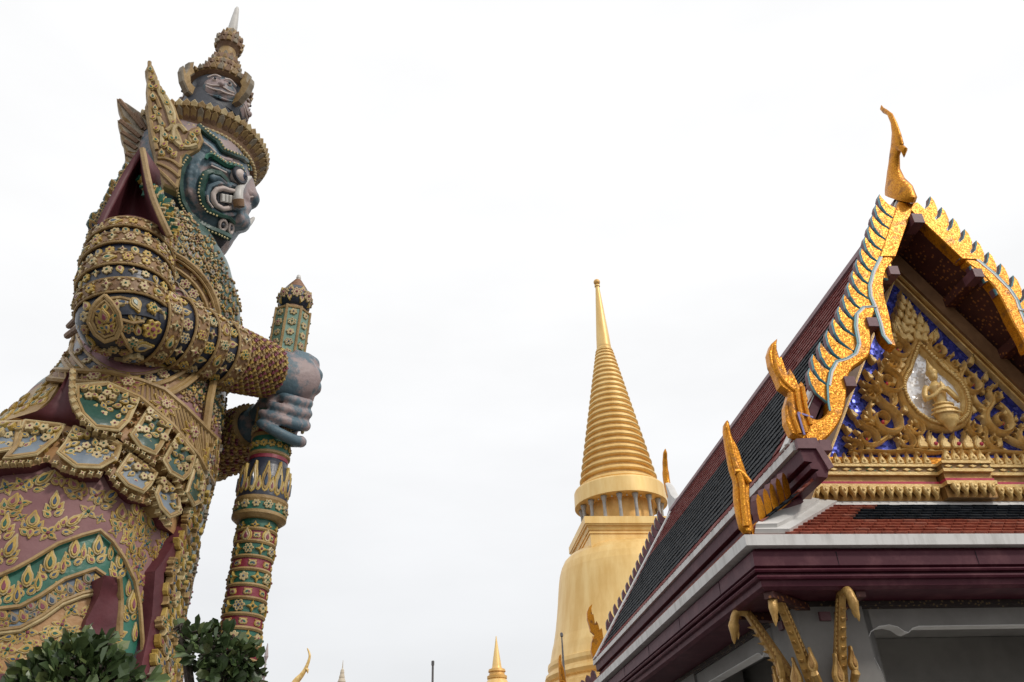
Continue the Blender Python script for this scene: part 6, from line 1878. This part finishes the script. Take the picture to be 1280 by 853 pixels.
b = MB(); b.lathe([(.034, 6.54), (.034, 6.56), (.026, 6.68), (.015, 6.81), (.009, 6.83), (.002, 6.835)], 'tusk_paint', 20, (SX, 0)); b.build('spike', cw, 50)

# ---- ear ornaments (flame plates) and the leaf fan at the nape
EARP = [(186.8, 76.7), (191, 83), (197, 97), (197, 104), (202, 108), (207, 119), (214, 126), (219, 134), (224, 149), (230, 158), (232, 166), (240, 160), (248, 158), (254.7, 176), (249, 186), (236, 193), (228, 198), (226, 216), (221, 240), (204, 232), (194.6, 214), (192, 194), (186, 171), (184.6, 156), (181, 134), (183.5, 127), (182, 116), (183.5, 100), (181, 89), (184.6, 82)]
def ear(s):
    t = empty('ear_ornament', Vector((0, 0, 0))); t.parent = gs
    w_ = .41
    pts = [SP(x, y, w_) for x, y in EARP]
    fr = (Vector((0, -w_ * s, 0)), Vector((1, 0, 0)), Z, Vector((0, -s, 0)))
    b = MB(); o2 = [(p.x, p.z) for p in pts]
    b.prism(o2, fr, -.05, .01, 'worn_brown', 'ochre_ceramic', 'grey_ceramic', bev=.012)
    b.build('plate', t)
    b = MB()
    def Q(x, y, h=.014): p = SP(x, y, w_); return Vector((p.x, -(w_ + h) * s, p.z))
    for q, r in (([(187, 80), (187, 96), (186, 112), (187, 130), (188, 150), (191, 170), (196, 190)], .012), ([(196, 104), (198, 116), (204, 128), (210, 140), (214, 156), (222, 172), (226, 184)], .014),
                 ([(206, 122), (213, 134), (218, 148), (216, 160), (208, 166)], .013), ([(232, 168), (226, 160), (219, 160), (216, 170), (220, 182), (232, 188), (246, 184)], .016), ([(250, 164), (240, 168), (236, 176), (240, 182)], .012),
                 ([(197, 200), (207, 200), (217, 204), (226, 212)], .010), ([(196, 206), (206, 210), (216, 216), (224, 224)], .009), ([(197, 214), (206, 222), (214, 230), (221, 238)], .010), ([(193, 140), (200, 152), (203, 168), (202, 186)], .013), ([(190, 118), (196, 126), (200, 138)], .012)):
        b.tube(smoothpts([Q(x, y) for x, y in q], 2), r, 'ochre_ceramic' if r < .013 else 'cream_ceramic', 6)
    for i, (x, y) in enumerate(((188, 90), (190, 101), (188, 112), (191, 124), (196, 112), (203, 118), (194, 138), (192, 150), (208, 132), (213, 144), (217, 156), (198, 146), (203, 158), (196, 164), (194, 178), (206, 172), (206, 184), (214, 176), (220, 176), (228, 186), (240, 172), (244, 178), (247, 168), (212, 190), (202, 194), (218, 196), (234, 182))):
        p = Q(x, y, .012); f_ = (p, Vector((1, 0, 0)), Z, Vector((0, -s, 0)))
        leaf(b, off(f_, 0, 0, (.2, -.4, .6)[i % 3] * s), .052, 'yellow_ceramic' if i % 3 else 'cream_ceramic', ('jewel_green', 'jewel_rose', 'jewel_green')[i % 3], h=.3)
    b.build('relief', t, 28)
ear(1); ear(-1)
b = MB()
def leafshape(tip, base, wd):
    a, c = SP(*tip, .26), SP(*base, .26)
    d = a - c; L = d.length; ey = d / L; n = Vector((0, -1, 0)); ex = ey.cross(n)
    return [(0, 0), (wd * .8, L * .2), (wd, L * .5), (wd * .55, L * .8), (0, L), (-wd * .5, L * .8), (-wd, L * .5), (-wd * .8, L * .2)], (c, ex, ey, n)
for tip, base, wd in (((146, 126), (182, 168), .055), ((158, 139), (184, 172), .05), ((168, 144), (187, 174), .05), ((147, 153), (182, 182), .055), ((150, 168), (180, 188), .055), ((154, 180), (178, 196), .05), ((156, 196), (176, 206), .05)):
    shp, fr = leafshape(tip, base, wd)
    b.prism(shp, fr, -.04, .03, 'grey_ceramic', 'ochre_ceramic', 'grey_ceramic', bev=.012)
    b.tube([fr[0] + fr[2] * .04 + fr[3] * .03, fr[0] + fr[2] * shp[4][1] * .9 + fr[3] * .03], .014, 'worn_brown', 6)
b.build('nape_fan', gs)
b = MB()
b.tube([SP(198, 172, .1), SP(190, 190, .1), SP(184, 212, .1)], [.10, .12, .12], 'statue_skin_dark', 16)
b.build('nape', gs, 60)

# ---- legs, boots and plinth (below the frame)
def leg(s):
    b = MB()
    b.tube([Vector((-.25, -s * .42, 1.9)), Vector((-.22, -s * .45, 1.4)), Vector((-.2, -s * .46, 1.15)), Vector((-.2, -s * .46, .98))], [.34, .26, .22, .24], 'orange_ceramic', 24)
    b.tube([Vector((-.42, -s * .46, 1.04)), Vector((-.1, -s * .46, 1.08)), Vector((.18, -s * .48, 1.0)), Vector((.34, -s * .5, 1.06))], [.12, .16, .13, .03], 'navy_glaze', 18)
    b.build('leg', gs, 60)
leg(1); leg(-1)
b = MB()
for (h_, z0, z1) in ((1.35, 0.003, .18), (1.25, .18, .34), (1.16, .34, .74), (1.25, .74, .84), (1.30, .84, .95)): b.box((-h_ - .2, -h_, z0), (h_ - .05, h_, z1), 'plaster_stained')
b.build('plinth', gs)

# ================================================================== clipped shrubs in front of the giant
mat('leaf_dark', (0.025, 0.046, 0.015), (0.07, 0.105, 0.042), 7, 0.35)
mat('leaf_mid', (0.055, 0.092, 0.030), (0.115, 0.16, 0.062), 7, 0.35)
mat('leaf_light', (0.085, 0.115, 0.035), (0.15, 0.18, 0.065), 7, 0.4)
mat('bark', (0.035, 0.026, 0.020), (0.09, 0.07, 0.055), 9, 0.85, bump=.5)
def shrub(name, label, foot, clumps, seed, trunk_r):
    rs = random.Random(seed)
    t = tag(empty(name, foot), label, 'shrub', 'clipped shrubs below the giant')
    b = MB()
    top = clumps[0][0] - foot
    b.tube(smoothpts([Vector((0, 0, 0)), Vector((.05, .02, .6)), Vector((-.06, .03, 1.1)), top - Z * .35, top], 2), [trunk_r * 1.3, trunk_r, trunk_r * .8, trunk_r * .5, trunk_r * .25], 'bark', 10)
    for c, r in clumps:
        c = c - foot
        st_ = top - Z * .30
        b.tube(smoothpts([st_, st_.lerp(c, .5) - Z * .05, c], 1), [trunk_r * .45, trunk_r * .3, trunk_r * .12], 'bark', 7)
    b.build('trunk', t, 50)
    b = MB()
    for c, r in clumps:
        c = c - foot
        n = int(700 * (r / .2) ** 2)
        for i in range(n):
            d = Vector((rs.gauss(0, 1), rs.gauss(0, 1), rs.gauss(0, 1))).normalized()
            k = rs.random() ** .35 * (1.0 if rs.random() < .86 else rs.uniform(1.05, 1.35))
            p = c + Vector((d.x * r * k, d.y * r * k, d.z * r * .62 * k)) * (1 + .22 * sin(d.x * 7 + d.z * 5))
            out_ = (d + Vector((rs.gauss(0, .5), rs.gauss(0, .5), rs.gauss(0, .4) + .25))).normalized()
            side = out_.cross(Vector((rs.gauss(0, 1), rs.gauss(0, 1), rs.gauss(0, 1)))).normalized()
            n_ = out_.cross(side)
            L = rs.choice((rs.uniform(.022, .036), rs.uniform(.034, .054), rs.uniform(.045, .062))) ; W = L * rs.uniform(.25, .34)
            m_ = rs.random()
            mm = 'leaf_dark' if m_ < .42 else ('leaf_mid' if m_ < .87 else 'leaf_light')
            cv = n_ * L * rs.uniform(-.12, .12)
            b.add([p, p + out_ * L * .35 + side * W * .85 + cv, p + out_ * L * .75 + side * W + cv, p + out_ * L - cv, p + out_ * L * .75 - side * W + cv, p + out_ * L * .35 - side * W * .85 + cv, p + out_ * L * .5 - n_ * L * .06],
                  [(0, 1, 6), (1, 2, 6), (2, 3, 6), (3, 4, 6), (4, 5, 6), (5, 0, 6)], mm)
    for c, r in clumps:                                       # twigs
        c = c - foot
        for i in range(26):
            d = Vector((rs.gauss(0, 1), rs.gauss(0, 1), rs.gauss(0, .7))).normalized()
            b.tube([c, c + d * r * .5 + Z * .01, c + Vector((d.x, d.y, d.z * .65)) * r * 1.02], [.006, .004, .002], 'bark', 4)
    b.build('crown', t)
    return t
def at_d(x, y, d): r = ray(x, y); return CAM + r * (d / math.hypot(r.x, r.y))
cA = [(at_d(100, 835, 2.75), .105), (at_d(70, 842, 2.75), .08), (at_d(130, 842, 2.75), .07), (at_d(86, 818, 2.8), .06), (at_d(118, 816, 2.8), .06), (at_d(100, 870, 2.72), .135), (at_d(58, 870, 2.72), .085), (at_d(140, 868, 2.72), .07), (at_d(38, 852, 2.74), .045), (at_d(154, 850, 2.74), .035)]
fA = Vector((cA[0][0].x, cA[0][0].y, 0))
shrub('clipped_shrub', 'wide dense leafy shrub at the lower left corner in front of the skirt hem', fA, cA, 11, .06)
cB = [(at_d(280, 824, 2.95), .082), (at_d(258, 818, 2.95), .065), (at_d(300, 828, 2.95), .06), (at_d(254, 796, 3.0), .042), (at_d(282, 846, 2.95), .065), (at_d(226, 788, 3.0), .026), (at_d(234, 800, 3.0), .030), (at_d(310, 842, 2.95), .038), (at_d(278, 800, 3.0), .04)]
fB = Vector((cB[0][0].x - .12, cB[0][0].y, 0))
shrub('clipped_shrub', 'small loose leafy shrub with sprigs in front of the club', fB, cB, 12, .04)

# ---- far roof with a bird-neck horn
t = tag(empty('distant_temple', far(-14.6, 41), rad(-8)), 'far temple whose golden bird-neck roof horn pokes up beside the club', 'temple')
b = MB()
q = [(-3, 0), (3, 0), (3, 5.0), (2.6, 5.2), (0, 8.0), (-2.6, 5.2), (-3, 5.0)]
b.prism(q, (Vector((0, 0, 0)), X, Z, -Y), -8, 0, 'plaster'); b.build('hall', t)
b = MB()
for s in (1, -1): b.hexa([(s*3.3, -.4, 4.7), (s*3.3, 8.4, 4.7), (0, 8.4, 8.25), (0, -.4, 8.25)], [(s*3.3, -.4, 4.55), (s*3.3, 8.4, 4.55), (0, 8.4, 8.1), (0, -.4, 8.1)], 'red_tile')
b.build('roof', t, fix=True)
b = MB()
def FP(x, y): p = meet(x, y, Vector(t.location), VF - Z * VF.z); return p
base = Vector(t.location)
RTm = Matrix.Rotation(rad(8), 3, 'Z')
pts = [RTm @ (FP(x, y) - base) for x, y in ((368, 862), (374, 852), (380, 846), (385, 838), (389, 828), (390.5, 821), (388.5, 815), (387, 812))]
pts = [Vector((p.x, p.y - .3, p.z)) for p in pts]
b.tube(smoothpts(pts, 2), [.20, .16, .12, .085, .065, .05, .035, .012], 'gilt_carving', 12)
p = pts[3]; b.tube([p, p + Vector((.10, 0, -.06)), p + Vector((.13, 0, -.2))], [.1, .07, .01], 'gilt_carving', 8)
b.build('chofa_horn', t, 60)

promote()
